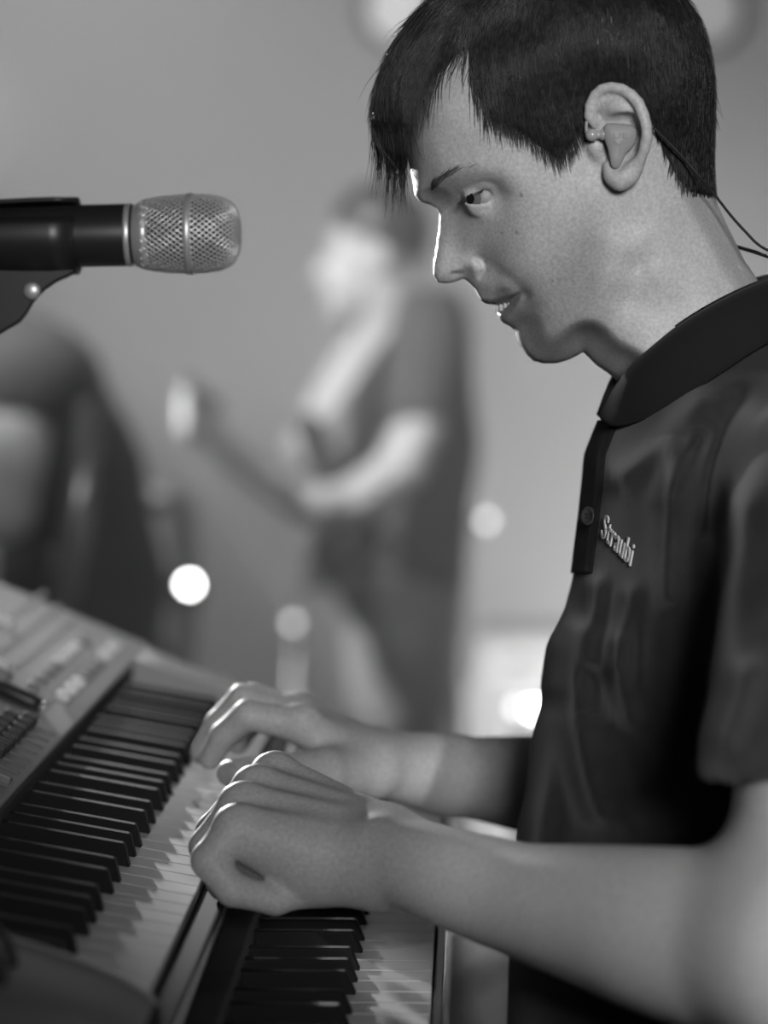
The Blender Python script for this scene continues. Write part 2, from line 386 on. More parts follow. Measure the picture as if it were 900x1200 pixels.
# eye: lids over the ball, and the opening between them
EC = P(568, 231.5, YM - 0.033); ER = 0.0118
r2 = (MX - EC[0]) ** 2 + (MZ - EC[2]) ** 2
EYE_OPEN = np.array([HX(a, b, 0.042) for a, b in smooth_poly([(542,235),(549,230),(558,225.5),(567,223),(573,223.5),(577,229),(575,234.5),(571,237.5),(564,239),(556,239),(548,237.5)], 44)])
sde = poly_sd(MX, MZ, EYE_OPEN)[0]
lid = YM - EC[1] + np.sqrt(np.maximum(0.0131 ** 2 - r2, 0)); fade = np.clip((0.0131 ** 2 - r2) / 0.0131 ** 2 * 3, 0, 1)
hh = np.clip(0.5 + 0.5 * (lid - WH) / 0.003, 0, 1)
WH = np.where(fade > 0, np.where(lid > WH, WH + (lid - WH) * np.clip(fade * 1.5, 0, 1), WH), WH)
inn = YM - EC[1] + np.sqrt(np.maximum(0.0108 ** 2 - r2, 0))
op = np.clip(0.5 - sde / 0.0009, 0, 1); WH = WH * (1 - op) + op * np.minimum(WH, inn)
def crease(pts, depth, sig, w):                    # a thin furrow (depth > 0) or ridge along a line of the face
    global WH
    q = np.array([HX(a, b, w) for a, b in spline(pts, 24)]); d = np.full(MX.shape, 1e9)
    for i in range(len(q) - 1):
        e = q[i + 1] - q[i]; t = np.clip(((MX - q[i, 0]) * e[0] + (MZ - q[i, 1]) * e[1]) / (e @ e), 0, 1)
        d = np.minimum(d, (MX - q[i, 0] - t * e[0]) ** 2 + (MZ - q[i, 1] - t * e[1]) ** 2)
    WH = np.where(WH > depth * 2, WH - depth * np.exp(-d / (2 * sig * sig)), WH)
crease([(538,226),(552,217.5),(568,213.5),(580,216)], 0.0011, 0.0008, 0.045)      # fold of the upper lid
crease([(558,247),(567,246.5),(578,242)], 0.0008, 0.0009, 0.04)                   # under the lower lid
crease([(561,302),(567,308),(568.5,316),(563,323)], 0.0028, 0.0014, 0.02)         # behind the nostril wing
crease([(566,303),(585,318),(604,333),(616,345)], 0.0018, 0.0024, 0.035)          # from the nose to the corner of the mouth
crease([(520,206),(535,200),(556,196)], -0.0012, 0.004, 0.05)
crease([(607,378),(600,384),(596,384)], 0.0012, 0.0022, 0.02)
crease([(567,353),(580,350.5),(594,346),(607,341)], -0.0009, 0.0014, 0.02)        # edge of the upper lip
crease([(588,373),(598,367),(606,358)], -0.0016, 0.0024, 0.02)                    # lower lip
crease([(610,342),(613,343),(617,346)], 0.0015, 0.0012, 0.035)
MOUTH = [(577,359),(588,355),(598,349.5),(607,344),(610,343.5),(605,351),(597,358.5),(588,365),(581,368),(578,365)]
sdm = poly_sd(MX, MZ, np.array([HX(a, b, 0.018) for a, b in MOUTH]))[0]
mo = np.clip(0.5 - sdm / 0.0010, 0, 1); WH = WH * (1 - mo) + mo * np.maximum(WH - 0.0055, 0.0)
def blur(A, n):
    for _ in range(n):
        A = 0.25 * np.roll(A, 1, 0) + 0.5 * A + 0.25 * np.roll(A, -1, 0); A = 0.25 * np.roll(A, 1, 1) + 0.5 * A + 0.25 * np.roll(A, -1, 1)
    return A
gxx, gzz = np.gradient(blur(WH, 2), GS); SLOPE = 1 / np.sqrt(1 + np.clip(gxx ** 2 + gzz ** 2, 0, 60))
def bil(A, x, z):
    u = np.clip((x - gx0) / GS, 0, A.shape[0] - 1.001); v = np.clip((z - gz0) / GS, 0, A.shape[1] - 1.001)
    i = u.astype(int); j = v.astype(int); u = u - i; v = v - j
    return A[i, j] * (1 - u) * (1 - v) + A[i + 1, j] * u * (1 - v) + A[i, j + 1] * (1 - u) * v + A[i + 1, j + 1] * u * v
# ear: rim, inner fold, bowl and lobe
def E(px, py, w): return P(px, py, YM - w / 1000)
helix = [E(*q) for q in [(704,150,74),(697,144,77),(691.5,136,79),(692,124,80.5),(697,112,82),(705,104.5,84),(716,102,86),(728,104,88),(739,111,90),(748,121,91),(753.5,134,92),(757,148,92),(758,161,91),(755.5,173,89),(751,185,86),(747,195,83)]]
hr = [3.0,3.2,3.4,3.2,3.0,2.9,2.9,3.0,3.2,3.3,3.3,3.3,3.3,3.2,3.0,3.0]
anti = [E(*q) for q in [(716,137,78),(727,139,81),(737,142.5,84),(745,150,85.5),(748,161,85),(747,172,83),(743,183,81)]]
def ear_field(p, s):
    q = p.copy()
    if s < 0: q[:, 1] = 2 * YM - q[:, 1]
    d = chain(q, helix, [r / 1000 for r in hr], 0.0004)
    a = chain(q, anti, [.0045,.0052,.0052,.0048,.0044,.0042,.0045], 0.002)
    d = smin(d, a, 0.0022)
    plate = chain(q, [E(708,118,76), E(728,122,79), E(740,135,81), E(746,155,81), E(741,180,78)], [.0072,.0085,.0072,.0065,.006], 0.003)
    d = smin(d, plate, 0.002)
    lobe = chain(q, [E(744,190,81), E(737,204,79.5), E(727,210,78.5), E(719,205,77), E(714,196,75)], [.0042,.0056,.0058,.0050,.0038], 0.003)
    d = smin(d, lobe, 0.004)
    root = chain(q, [E(708,125,70), E(735,150,72), E(735,185,72), E(724,198,71)], [.008,.009,.008,.006], 0.004)
    d = smin(d, root, 0.003)
    bowl = chain(q, [E(714,153,84), E(734,152,86), E(729,170,84), E(721,190,84)], [.0085,.0085,.0085,.005], 0.003)
    d = smax(d, -bowl, 0.002)
    tr = chain(q, [E(697,163,73), E(698,172,73), E(701,181,72)], [.0042,.0045,.0035], 0.002)
    return smin(d, tr, 0.003)
nost = P(538, 324.5, YM - 0.0105)
def f_head(p):
    x, z = p[:, 0], p[:, 2]; y = p[:, 1] - YM
    w = bil(WH, x, z); s = bil(sd_head, x, z); g = bil(SLOPE, x, z)
    d = np.where(s > 0, np.sqrt(y * y + s * s), (np.abs(y) - w) * g)
    d = np.where((s <= 0) & (d < 0), np.maximum(d, s - 0.0002), d)
    for sg in (1, -1):
        dn = ellip(np.column_stack([x, np.where(sg > 0, p[:, 1], 2 * YM - p[:, 1]), z]), nost, (.0062, .0044, .0027), ROT_N)
        d = smax(d, -dn, 0.0012)
        e0 = helix[6]; dd = np.sqrt((x - e0[0]) ** 2 + (z - e0[2] + 0.03) ** 2)
        m = (dd < 0.06) & ((y < 0.0) == (sg > 0))
        if m.any(): d[m] = smin(d[m], ear_field(p[m], sg), 0.003)
    return d
_a = math.radians(-12); ROT_N = np.array([[math.cos(_a), 0, math.sin(_a)], [0, 1, 0], [-math.sin(_a), 0, math.cos(_a)]]).T
lo = (gx0 + 0.02, YM - 0.105, gz0 + 0.03); hi = (gx1 - 0.02, YM + 0.105, gz1 - 0.02)
headVQ = surf(f_head, lo, hi, 0.0011, 2, 2.2)

# ---- arms and hands
def C(*pts): return [P(*q) for q in pts]
Ls = np.array([0.210, 1.435, 1.385]); Le = P(945, 1116, 1.25); Lw = P(452, 1006, 1.45)
def lerp(a, b, t): return np.asarray(a) * (1 - t) + np.asarray(b) * t
L_mcp = C((318,910,1.520),(297,926,1.500),(281,946,1.478),(274,972,1.455))
L_f = [C((318,910,1.520),(272,950,1.545),(268,985,1.550),(276,1012,1.552)),
       C((297,926,1.500),(250,975,1.512),(262,1018,1.517),(296,1038,1.520)),
       C((281,946,1.478),(243,992,1.478),(262,1036,1.477),(305,1052,1.482)),
       C((274,972,1.455),(245,1008,1.447),(272,1043,1.444),(322,1055,1.450),(352,1050,1.456))]
L_r = [[.0112,.0096,.0086,.0075],[.0115,.0098,.0088,.0076],[.0112,.0098,.0086,.0076],[.0105,.0096,.0086,.0080,.0066]]
L_thumb = C((420,1005,1.505),(360,1020,1.55),(318,1032,1.565),(290,1038,1.57))
FA_P = spline(C((945,1116,1.25),(870,1107,1.28),(780,1092,1.315),(690,1072,1.355),(600,1052,1.395),(520,1028,1.425),(452,1006,1.45)), 200)
FA_R = list(spline([(r_,) for r_ in (.044,.0435,.0405,.0345,.0280,.0245,.0215)], 200)[:, 0])
FA_T = ((FA_P - FA_P[0]) @ (FA_P[-1] - FA_P[0])) / ((FA_P[-1] - FA_P[0]) @ (FA_P[-1] - FA_P[0]))
def f_larm(p):
    d = chain(p, [Ls, lerp(Ls, Le, .5), Le], [.050, .049, .043], .0015)
    ax_ = FA_P[-1] - FA_P[0]; t = np.clip(((p - FA_P[0]) @ ax_) / (ax_ @ ax_), 0, 1)      # a limb swept along a smooth line
    ce = np.column_stack([np.interp(t, FA_T, FA_P[:, k]) for k in range(3)]); fo = np.linalg.norm(p - ce, axis=1) - np.interp(t, FA_T, FA_R)
    d = smin(d, fo, .02)
    w2 = Lw + np.array([0.004, 0.028, 0.0]); d = smin(d, chain(p, [P(600, 1048, 1.412), w2], [.023, .019], .01, None), .012)
    pal = None
    base = [Lw + np.array([-.004, .034, .008]), Lw + np.array([-.002, .024, .007]), Lw + np.array([0, .012, .004]), Lw + np.array([0, .002, -.004])]
    rr = [.0140, .0140, .0145, .0160]
    for i in range(4):
        c = rcone(p, base[i], L_mcp[i], rr[i], [.0118, .0122, .0118, .0112][i]); pal = c if pal is None else smin(pal, c, .010)
    hyp = chain(p, [Lw + np.array([-.008, .004, -.010]), P(365, 1015, 1.463), P(300, 990, 1.462)], [.018, .0195, .0125], .01)
    pal = smin(pal, hyp, .012); d = smin(d, pal, .012)
    for i in range(4):                             # tendons and knuckles
        d = smin(d, ellip(p, L_mcp[i] + np.array([.002, 0, .0045]), (.010, .0088, .0085)), .006)
        d = smin(d, rcone(p, lerp(base[i], L_mcp[i], .35) + np.array([0, 0, .0105]), L_mcp[i] + np.array([.004, 0, .0085]), .0028, .0036), .006)
    for pts, r in zip(L_f, L_r): d = smin(d, chain(p, pts, r, .0025), .0035)
    return smin(d, chain(p, L_thumb, [.017, .0125, .0105, .0090], .003), .006)
Rs = np.array([0.225, 1.80, 1.385]); Re = P(760, 935, 1.90); Rw = P(440, 898, 1.735)
R_mcp = C((352,850,1.715),(345,838,1.735),(350,836,1.757),(362,842,1.777))
R_f = [C((352,850,1.715),(290,838,1.715),(262,862,1.722),(246,888,1.728)),
       C((345,838,1.735),(285,819,1.742),(256,848,1.748),(236,882,1.752)),
       C((350,836,1.757),(297,818,1.768),(268,838,1.775),(250,866,1.780)),
       C((362,842,1.777),(312,832,1.795),(290,850,1.803),(278,872,1.808))]
R_thumb = C((432,902,1.722),(378,905,1.690),(328,908,1.665),(285,908,1.672),(270,906,1.676))
def f_rarm(p):
    d = chain(p, [Rs, Re], [.05, .040], .01)
    d = smin(d, chain(p, [Re, lerp(Re, Rw, .35), lerp(Re, Rw, .75), Rw], [.040, .035, .0235, .0190], .0015), .02)
    d = smin(d, chain(p, [lerp(Re, Rw, .75), Rw + np.array([0, .024, 0])], [.024, .0165], .01), .012)
    pal = None
    base = [Rw + np.array([-.002, -.006, .002]), Rw + np.array([0, .004, .004]), Rw + np.array([0, .018, .004]), Rw + np.array([0, .030, 0])]
    for i in range(4):
        c = rcone(p, base[i], R_mcp[i], .0150, .0118); pal = c if pal is None else smin(pal, c, .010)
    d = smin(d, pal, .012)
    for i in range(4):
        d = smin(d, ellip(p, R_mcp[i] + np.array([.002, 0, .005]), (.010, .0085, .0085)), .006)
        d = smin(d, chain(p, R_f[i], [.0108, .0094, .0084, .0074], .0025), .0035)
    return smin(d, chain(p, R_thumb, [.0150, .0150, .0118, .0102, .0085], .003), .012)
larmVQ = surf(f_larm, (-.17, 1.17, 1.10), (.31, 1.62, 1.47), 0.0016, 4)
rarmVQ = surf(f_rarm, (-.20, 1.62, 1.10), (.31, 1.98, 1.47), 0.0020, 2)
# ---- torso, hips and legs under the clothes, one skin mesh with head and arms
TC = np.array([0.185, 1.625]); PHI = math.radians(8)
UF = np.array([-math.cos(PHI), -math.sin(PHI)]); VL = np.array([math.sin(PHI), -math.cos(PHI)])
# height by the outline pixel row: row, front pixel, half depth, half breadth
TOR = [(300,742,.060,.05),(430,728,.075,.08),(480,716,.105,.135),(540,695,.122,.172),(610,690,.130,.188),(690,680,.132,.190),(740,666,.136,.187),(850,642,.140,.180),(920,626,.142,.176),(990,613,.145,.174),(1080,604,.145,.174),(1200,598,.145,.178),(1300,596,.146,.182),(1420,600,.142,.182)]
TZ = np.array([P(b, a, 1.615)[2] for a, b, _, _ in TOR])[::-1]
TX = np.array([P(b, a, 1.615)[0] for a, b, _, _ in TOR])[::-1]
TA = np.array([c for _, _, c, _ in TOR])[::-1]; TB = np.array([d for _, _, _, d in TOR])[::-1]
def f_torso(p, shrink=0.0):
    z = p[:, 2]; fx = np.interp(z, TZ, TX); a = np.interp(z, TZ, TA); b = np.interp(z, TZ, TB)
    cx = fx + a; dx = p[:, 0] - cx; dy = p[:, 1] - TC[1]
    u = np.abs(dx * UF[0] + dy * UF[1]); v = np.abs(dx * VL[0] + dy * VL[1]); n = 2.25
    q = ((u / a) ** n + (v / b) ** n + 1e-12) ** (1 / n)
    gu = (u / a) ** (n - 1) / a; gv = (v / b) ** (n - 1) / b
    return (q - 1) / (np.sqrt(gu * gu + gv * gv) * q ** (1 - n) + 1.5) + shrink
torsoVQ = surf(lambda p: smax(f_torso(p, 0.02), np.abs(p[:, 2] - 1.18) - 0.24, .02), (-.02, 1.40, .9), (.40, 1.85, 1.5), 0.006, 1)
BV, BQ = merge(headVQ, larmVQ, rarmVQ, torsoVQ)
tone = np.full(len(BV), 0.47)
qx, qy = proj(BV); nh = len(headVQ[0]); hxx, hyy = qx[:nh], qy[:nh]
def reg(poly, soft): return np.clip(0.5 - px_sd(hxx, hyy, poly) / soft, 0, 1)
beard = reg([(556,335),(575,330),(610,338),(640,318),(672,275),(684,225),(700,235),(718,290),(715,345),(700,395),(715,440),(690,425),(640,440),(598,400),(575,360)], 40)
th = tone[:nh] * (1 - 0.30 * beard)
lips = np.maximum(reg([(562,352),(578,350),(594,345.5),(609,341.5),(603,350),(590,356),(578,359.5),(566,357)], 3.5), reg([(581,368),(590,365),(599,358),(608,347),(609,352),(603,364),(592,374),(586,375)], 4))
th = th * (1 - 0.35 * np.maximum(lips, reg(MOUTH, 3)))
rng = np.random.RandomState(3)                     # a few moles and freckles
for _ in range(46):
    mx_, my_ = rng.uniform(520, 700), rng.uniform(150, 390); th *= 1 - rng.uniform(.12, .4) * np.clip(1.4 - np.hypot(hxx - mx_, hyy - my_) / rng.uniform(.8, 1.8), 0, 1)
for mx_, my_, r_ in ((611,229,2.2),(605,272,1.8),(588,273,1.8)): th *= 1 - .5 * np.clip(1.4 - np.hypot(hxx - mx_, hyy - my_) / r_, 0, 1)
tone[:nh] = th
PB = np.array([0.16, 1.625, 0.0])
player = thing('person', PB, 'dark-haired man in a dark polo shirt playing the keyboards with his head bowed', 'person')
body = part('body', BV, BQ, 'skin', player)
at = body.data.attributes.new('tone', 'FLOAT', 'POINT'); at.data.foreach_set('value', tone.astype(np.float32))
# eyes
def sphere(c, r, n=24, m=14):
    V = []; Fc = []
    for i in range(m + 1):
        for j in range(n):
            a = math.pi * i / m; b = 2 * math.pi * j / n
            V.append(np.asarray(c) + r * np.array([math.sin(a) * math.cos(b), math.sin(a) * math.sin(b), math.cos(a)]))
    for i in range(m):
        for j in range(n): Fc.append((i * n + j, (i + 1) * n + j, (i + 1) * n + (j + 1) % n, i * n + (j + 1) % n))
    return V, Fc
def cap(c, d, r, ang, n=20, m=5):
    a, b, d = frame(d); V = [np.asarray(c) + d * r]; Fc = []
    for i in range(1, m + 1):
        for j in range(n):
            t = ang * i / m; q = 2 * math.pi * j / n
            V.append(np.asarray(c) + r * (d * math.cos(t) + math.sin(t) * (a * math.cos(q) + b * math.sin(q))))
    for j in range(n): Fc.append((0, 1 + j, 1 + (j + 1) % n))
    for i in range(m - 1):
        for j in range(n): Fc.append((1 + i * n + j, 1 + (i + 1) * n + j, 1 + (i + 1) * n + (j + 1) % n, 1 + i * n + (j + 1) % n))
    return V, Fc
for sg in (1, -1):
    c = EC.copy()
    if sg < 0: c[1] = 2 * YM - c[1]
    gaze = np.array([-0.66, -0.74 if sg > 0 else 0.3, -0.07]); gaze /= np.linalg.norm(gaze)
    eb = part('eyeball', *sphere(c, ER), 'eye', player)
    part('iris', *cap(c, gaze, ER + .0003, 0.56), 'iris', eb); part('pupil', *cap(c, gaze, ER + .0006, 0.24), 'pupil', eb)
# teeth behind the parted lips
tv = []
for i in range(5):
    px_, py_, w_ = [(583,360,4),(588,358.5,8.5),(593,355.5,12.5),(598,352,16),(602,349,19)][i]
    tv.append(obox(P(px_ + 2, py_, YM - w_ / 1000 + .001), (.75, -.66, 0), (.66, .75, 0), (0, 0, 1), .0021, .0018, .0030))
part('teeth', *join(*tv), 'teeth', player, bevel=.0006)

# ---- hair
HSIL = [(470,200,60),(455,186,60),(441,166,62),(434,140,64),(436,115,66),(443,90,66),(455,60,66),(475,30,68),(497,2,70),(530,-24,72),(580,-48,76),(640,-62,80),(700,-62,82),(758,-42,82),(800,-8,82),(822,24,82),(833,60,82),(838,100,80),(838,150,76),(837,190,66),(839,228,46),(835,250,46),
 (760,330,50),(600,330,50),(530,300,40),(500,240,50),(484,205,56)]
HREG = [(474,197),(462,190),(448,176),(438,160),(430,140),(430,60),(470,-70),(860,-70),(860,228),(839,231),(826,231),(812,226),(797,212),(785,194),(776,176),(766,152),(757,125),(742,102),(716,94),(697,101),(687,122),(681,150),(669,172),(656,185),(645,181),(633,173),(617,160),(596,147),(574,137),(564,124),(556,107),(549,80),(549,56),(530,70),(511,91),(494,118),(482,139),(479,168)]
hs3 = np.array([(*HX(a, b), r) for a, b, r in HSIL])
sd_h, nr2 = poly_sd(MX, MZ, hs3[:, :2]); Rh = np.interp(nr2, np.arange(len(HSIL) + 1), np.append(hs3[:, 2], hs3[0, 2])) / 1000
Wsk = blur(np.maximum(WS, height(sd_h, Rh, np.maximum(W0, 0.045))), 3)
PXg, PYg = proj(np.column_stack([MX.ravel(), (YM - Wsk).ravel(), MZ.ravel()])); PXg = PXg.reshape(MX.shape); PYg = PYg.reshape(MX.shape)
sd_r = px_sd(PXg, PYg, HREG) / 2050
thick = 0.0005 + 0.0050 * np.clip(-sd_r / 0.045, 0, 1) ** .6
WHr = blur(height(sd_h, Rh, Wsk + thick), 2)
g1, g2 = np.gradient(WHr, GS); SLH = 1 / np.sqrt(1 + np.clip(g1 ** 2 + g2 ** 2, 0, 40))
def f_hair(p):
    x, z = p[:, 0], p[:, 2]; y = np.abs(p[:, 1] - YM); w = bil(WHr, x, z); s = bil(sd_h, x, z)
    d = np.where(s > 0, np.sqrt(y * y + s * s), (y - w) * bil(SLH, x, z))
    return np.maximum(d, bil(sd_r, x, z))
hairV, hairQ = surf(f_hair, (gx0, YM - .1, gz0 + .12), (gx1, YM + .1, gz1), 0.0016, 2, 2.2)
# strands: they follow a combing direction over the side of the head
FLOW = [(640,-30,-.30,.9),(560,-20,-.75,.6),(500,20,-.75,.75),(465,80,-.35,.95),(445,140,.12,1),(480,120,-.2,1),(520,60,-.55,.85),(560,60,.05,1),(565,110,.16,1),(600,90,.05,1),(610,140,.16,1),(645,150,.2,1),(650,80,.02,1),(700,60,.05,1),(660,170,.2,1),(720,90,.1,1),(770,60,.18,1),(780,140,.12,1),(815,100,.1,1),(820,190,.05,1),(800,0,.35,.9),(740,-30,.3,.9),(790,210,-.1,1)]
FA = np.array(FLOW, float)
def flow(x, y):
    w = 1 / ((x[:, None] - FA[:, 0]) ** 2 + (y[:, None] - FA[:, 1]) ** 2 + 60) ** 1.5
    v = (w[:, :, None] * FA[None, :, 2:]).sum(1); return v / np.linalg.norm(v, axis=1)[:, None]
def strands(n, rs, side):
    rx = rs.uniform(432, 842, 5 * n); ry = rs.uniform(-62, 232, 5 * n)
    ok = px_sd(rx, ry, HREG) < 0
    sil_px = [(a, b) for a, b, _ in HSIL]; ok &= px_sd(rx, ry, sil_px) < 1
    rx, ry = rx[ok][:n], ry[ok][:n]; n = len(rx)
    L = rs.uniform(26, 60, n); L = np.where(ry > 120, np.minimum(L, 26), L); L = np.where((rx < 530), rs.uniform(40, 75, n), L)
    L = np.where((rx > 745) & (ry > 110), rs.uniform(9, 20, n), L)
    jit = rs.normal(0, .10, (n, 2)); S = 7; out = []; x, y = rx.copy(), ry.copy()
    lift = rs.uniform(.0002, .0016, n); prevw = None; u0 = rs.uniform(0, 1, n)
    for s in range(S):
        q = P(0, 0, YM); w = None
        wv = np.full(n, 0.06)
        for _ in range(2):                         # pixel + half width -> point
            d0 = FWD[None] + RGT[None] * ((x - 450) / F)[:, None] + UPV[None] * ((600 - y) / F)[:, None]
            pt = CAM + d0 * ((YM - wv) / d0[:, 1])[:, None]; wv = bil(WHr, pt[:, 0], pt[:, 2])
        if prevw is not None: wv = np.where(wv < prevw - 0.010, prevw - 0.004, wv)
        prevw = wv.copy(); pt[:, 1] = YM - (wv + lift * (0.3 + s / S))
        if side < 0: pt[:, 1] = 2 * YM - pt[:, 1]
        out.append(pt)
        v = flow(x, y) + jit; x = x + v[:, 0] * L / (S - 1); y = y + v[:, 1] * L / (S - 1)
        jit = jit + rs.normal(0, .03, (n, 2))
    # stop a strand that would hang over bare skin
    return np.stack(out, 1)
def strand_mesh(st, r0):
    n, S, _ = st.shape; d = np.gradient(st, axis=1); d /= np.linalg.norm(d, axis=2, keepdims=True) + 1e-9
    a = np.cross(d, np.array([0, 1.0, 0.0])); a /= np.linalg.norm(a, axis=2, keepdims=True) + 1e-9; b = np.cross(d, a)
    tap = (1 - 0.85 * (np.arange(S) / (S - 1)) ** 2)[None, :, None] * r0
    ring = [st + (a * math.cos(t) + b * math.sin(t)) * tap for t in (0, 2.094, 4.189)]
    V = np.stack(ring, 2).reshape(-1, 3); idx = np.arange(n * S * 3).reshape(n, S, 3); Q = []
    for k in range(3):
        k2 = (k + 1) % 3; Q.append(np.stack([idx[:, :-1, k], idx[:, :-1, k2], idx[:, 1:, k2], idx[:, 1:, k]], -1).reshape(-1, 4))
    return V, np.concatenate(Q)
rs = np.random.RandomState(11)
sA = strands(9000, rs, 1); sB = strands(2500, rs, -1)
# loose fringe across the forehead and short fuzz on the outline
fr = []
for i in range(900):
    lat = rs.uniform(-.05, .05); t = rs.uniform(0, 1)
    pts = spline([(530 + rs.normal(0, 14), 8 + rs.normal(0, 10)), (485, 38 + rs.normal(0, 9)), (452 + 9 * t, 90 + rs.normal(0, 8)), (437 + 12 * t, 140 + rs.normal(0, 10)), (440 + 26 * t + rs.normal(0, 3), 172 + 16 * t + rs.normal(0, 7))], 8)
    fr.append([P(a, b, YM + lat * (0.75 + 0.25 * j / 7)) + np.array([.35 * lat * lat / .05, 0, 0]) for j, (a, b) in enumerate(pts)])
fz = []
ho = spline([(a, b) for a, b, _ in HSIL[1:21]], 500)
for i in range(1300):
    k = rs.randint(0, 497); a, b = ho[k]; tg = ho[k + 2] - ho[k]; tg = tg / np.linalg.norm(tg); nrm = np.array([tg[1], -tg[0]])
    sgn = 1 if k > 235 else -1; lat = rs.normal(0, .018); l = rs.uniform(8, 26); st_ = rs.uniform(-3, .5)
    fz.append([P(*(np.array([a, b]) + tg * sgn * l * s + nrm * (st_ + rs.uniform(0, 1) * 0 + 2.2 * s * s)), YM + lat) for s in np.linspace(0, 1, 7)])
HV, HQ = merge((hairV, hairQ), strand_mesh(sA, .00022), strand_mesh(sB, .00025), strand_mesh(np.array(fr), .00020), strand_mesh(np.array(fz), .00013))
part('hair', HV, HQ, 'hair', player)
def surf_strand(pts, w, r):                        # short hairs on the face; w from the head itself
    o = []
    for a, b in pts:
        q = P(a, b, YM - w); ww = float(bil(WH, np.array([q[0]]), np.array([q[2]]))[0]); q[1] = YM - ww - r; o.append(q)
    return o
bw = []
for i in range(130):
    t = rs.beta(.5, 3.6); a, b = 505 + 72 * t, 218 - 26 * math.sin(min(t, .75) / .75 * 1.57) * .95 + rs.normal(0, 2.6 * (1 - .5 * t))
    l = rs.uniform(6, 11); an = math.radians(-48 + 40 * t + rs.normal(0, 9))
    bw.append(surf_strand([(a + l * s * math.cos(an), b + l * s * math.sin(an)) for s in np.linspace(0, 1, 5)], .04, .0006))
VA, QA = strand_mesh(np.array(bw), .00017)
VB = VA.copy(); VB[:, 1] = 2 * YM - VB[:, 1]
part('eyebrow', VA, QA, 'brow', player); part('eyebrow', VB, QA[:, ::-1], 'brow', player)
ls = []
for i in range(40):
    t = i / 39; a, b = np.array([(542,234),(549,230),(558,225),(567,221.5)])[min(int(t * 3), 2)] * (1 - (t * 3 - min(int(t * 3), 2))) + np.array([(542,234),(549,230),(558,225),(567,221.5)])[min(int(t * 3), 2) + 1] * (t * 3 - min(int(t * 3), 2))
    w0 = .030 + .014 * t; l = 9 - 4 * t
    ls.append([P(a - l * s * (0.9 - .5 * t), b + l * s * (.35 + .5 * s), YM - w0 - .0035 * s - .0012) for s in np.linspace(0, 1, 5)])
part('eyelashes', *strand_mesh(np.array(ls), .00020), 'hair', player)

# ---- polo shirt
SHE = lerp(Ls, Le, .60)                            # sleeve ends here
ARM = (Le - Ls) / np.linalg.norm(Le - Ls); RARM = (Re - Rs) / np.linalg.norm(Re - Rs); RHE = lerp(Rs, Re, .45)
FOLD = [([(817,513),(799,547),(787,590),(783,643),(784,697)], .0050, .0055), ([(787,530),(782,560),(777,585)], .0026, .0045), ([(822,470),(785,512),(755,540),(728,562)], .0036, .0055),
 ([(698,690),(696,720),(694,770)], .0035, .0050), ([(738,700),(730,735),(722,780)], .0035, .0050), ([(676,745),(673,790),(676,860),(686,915),(700,950)], .0055, .0060), ([(724,755),(727,800),(737,840)], .0040, .0050),
 ([(650,850),(640,920),(630,985)], .0030, .0070), ([(760,690),(770,770),(772,850)], .0030, .0100), ([(872,600),(862,690),(858,780)], .0030, .0090), ([(870,470),(850,500),(835,545),(826,620)], -.0045, .0045),
 ([(880,790),(862,835),(850,865)], .0035, .0060), ([(700,860),(715,910),(740,960)], .0030, .0080), ([(650,760),(645,800)], .0030, .0060)]
FO = []
for pts, am, sg in FOLD:
    FO.append((np.array([proj_ for proj_ in spline(pts, 14)]), am, sg * 2150))
def folds(p):
    x, y = proj(p); o = np.zeros(len(p))
    for q, am, sg in FO:
        d = np.full(len(p), 1e9)
        for i in range(len(q) - 1):
            e = q[i + 1] - q[i]; t = np.clip(((x - q[i, 0]) * e[0] + (y - q[i, 1]) * e[1]) / (e @ e), 0, 1)
            d = np.minimum(d, (x - q[i, 0] - t * e[0]) ** 2 + (y - q[i, 1] - t * e[1]) ** 2)
        o += 2.1 * am * np.exp(-d / (2 * sg * sg))
    o += .0016 * np.sin(p[:, 0] * 55 + p[:, 2] * 24 + 2 * np.sin(p[:, 2] * 31)) * np.sin(p[:, 2] * 38 + p[:, 1] * 30)
    return np.where(p[:, 1] < 1.66, o, o * 0.2)
neck0 = P(800, 350, YM); neck1 = P(860, 500, YM)
def f_shirt(p):
    d = f_torso(p)
    for s_, e_, h_, ax in ((Ls, Le, SHE, ARM), (Rs, Re, RHE, RARM)):
        nk = np.array([0.175, YM + (s_[1] - YM) * .25, 1.430])
        d = smin(d, rcone(p, nk, s_ + np.array([0, 0, .004]), .036, .064), .04)
        cut = (1.2735 + .30 * (p[:, 0] - .112) - p[:, 2]) * .95 if s_ is Ls else (p - h_) @ ax
        sl = smax(rcone(p, s_, e_, .070, .064), cut, .004)
        d = smin(d, sl, .028)
    d = d - folds(p)
    for s_, e_, r_, in ((Ls, Le, .0535), (Rs, Re, .0535)):
        m_ = lerp(s_, e_, .40); d = smax(d, -rcone(p, m_, lerp(s_, e_, .8), r_ * .98, r_), .004)
    neckh = rcone(p, neck0, neck1, .062, .055); d = smax(d, -neckh, .006)
    d = smax(d, p[:, 2] - 1.478, .006)
    return smax(d, .93 - p[:, 2], .004)
shirtV, shirtQ = surf(f_shirt, (-.02, 1.22, .92), (.42, 1.98, 1.52), 0.0030, 2, 2.2)
shirt = part('polo_shirt', shirtV, shirtQ, 'shirt', player)
from mathutils.bvhtree import BVHTree
_bm = bmesh.new(); _bm.from_mesh(shirt.data); _bm.transform(Matrix.Translation(Vector(ORG[shirt.name]))); SBVH = BVHTree.FromBMesh(_bm); _bm.free()
def on_shirt(px, py, lift=0.0):
    d = Vector(ray(px, py)); d.normalize(); h = SBVH.ray_cast(Vector(CAM), d)
    return None if h[0] is None else np.array(h[0]) + np.array(h[1]) * lift
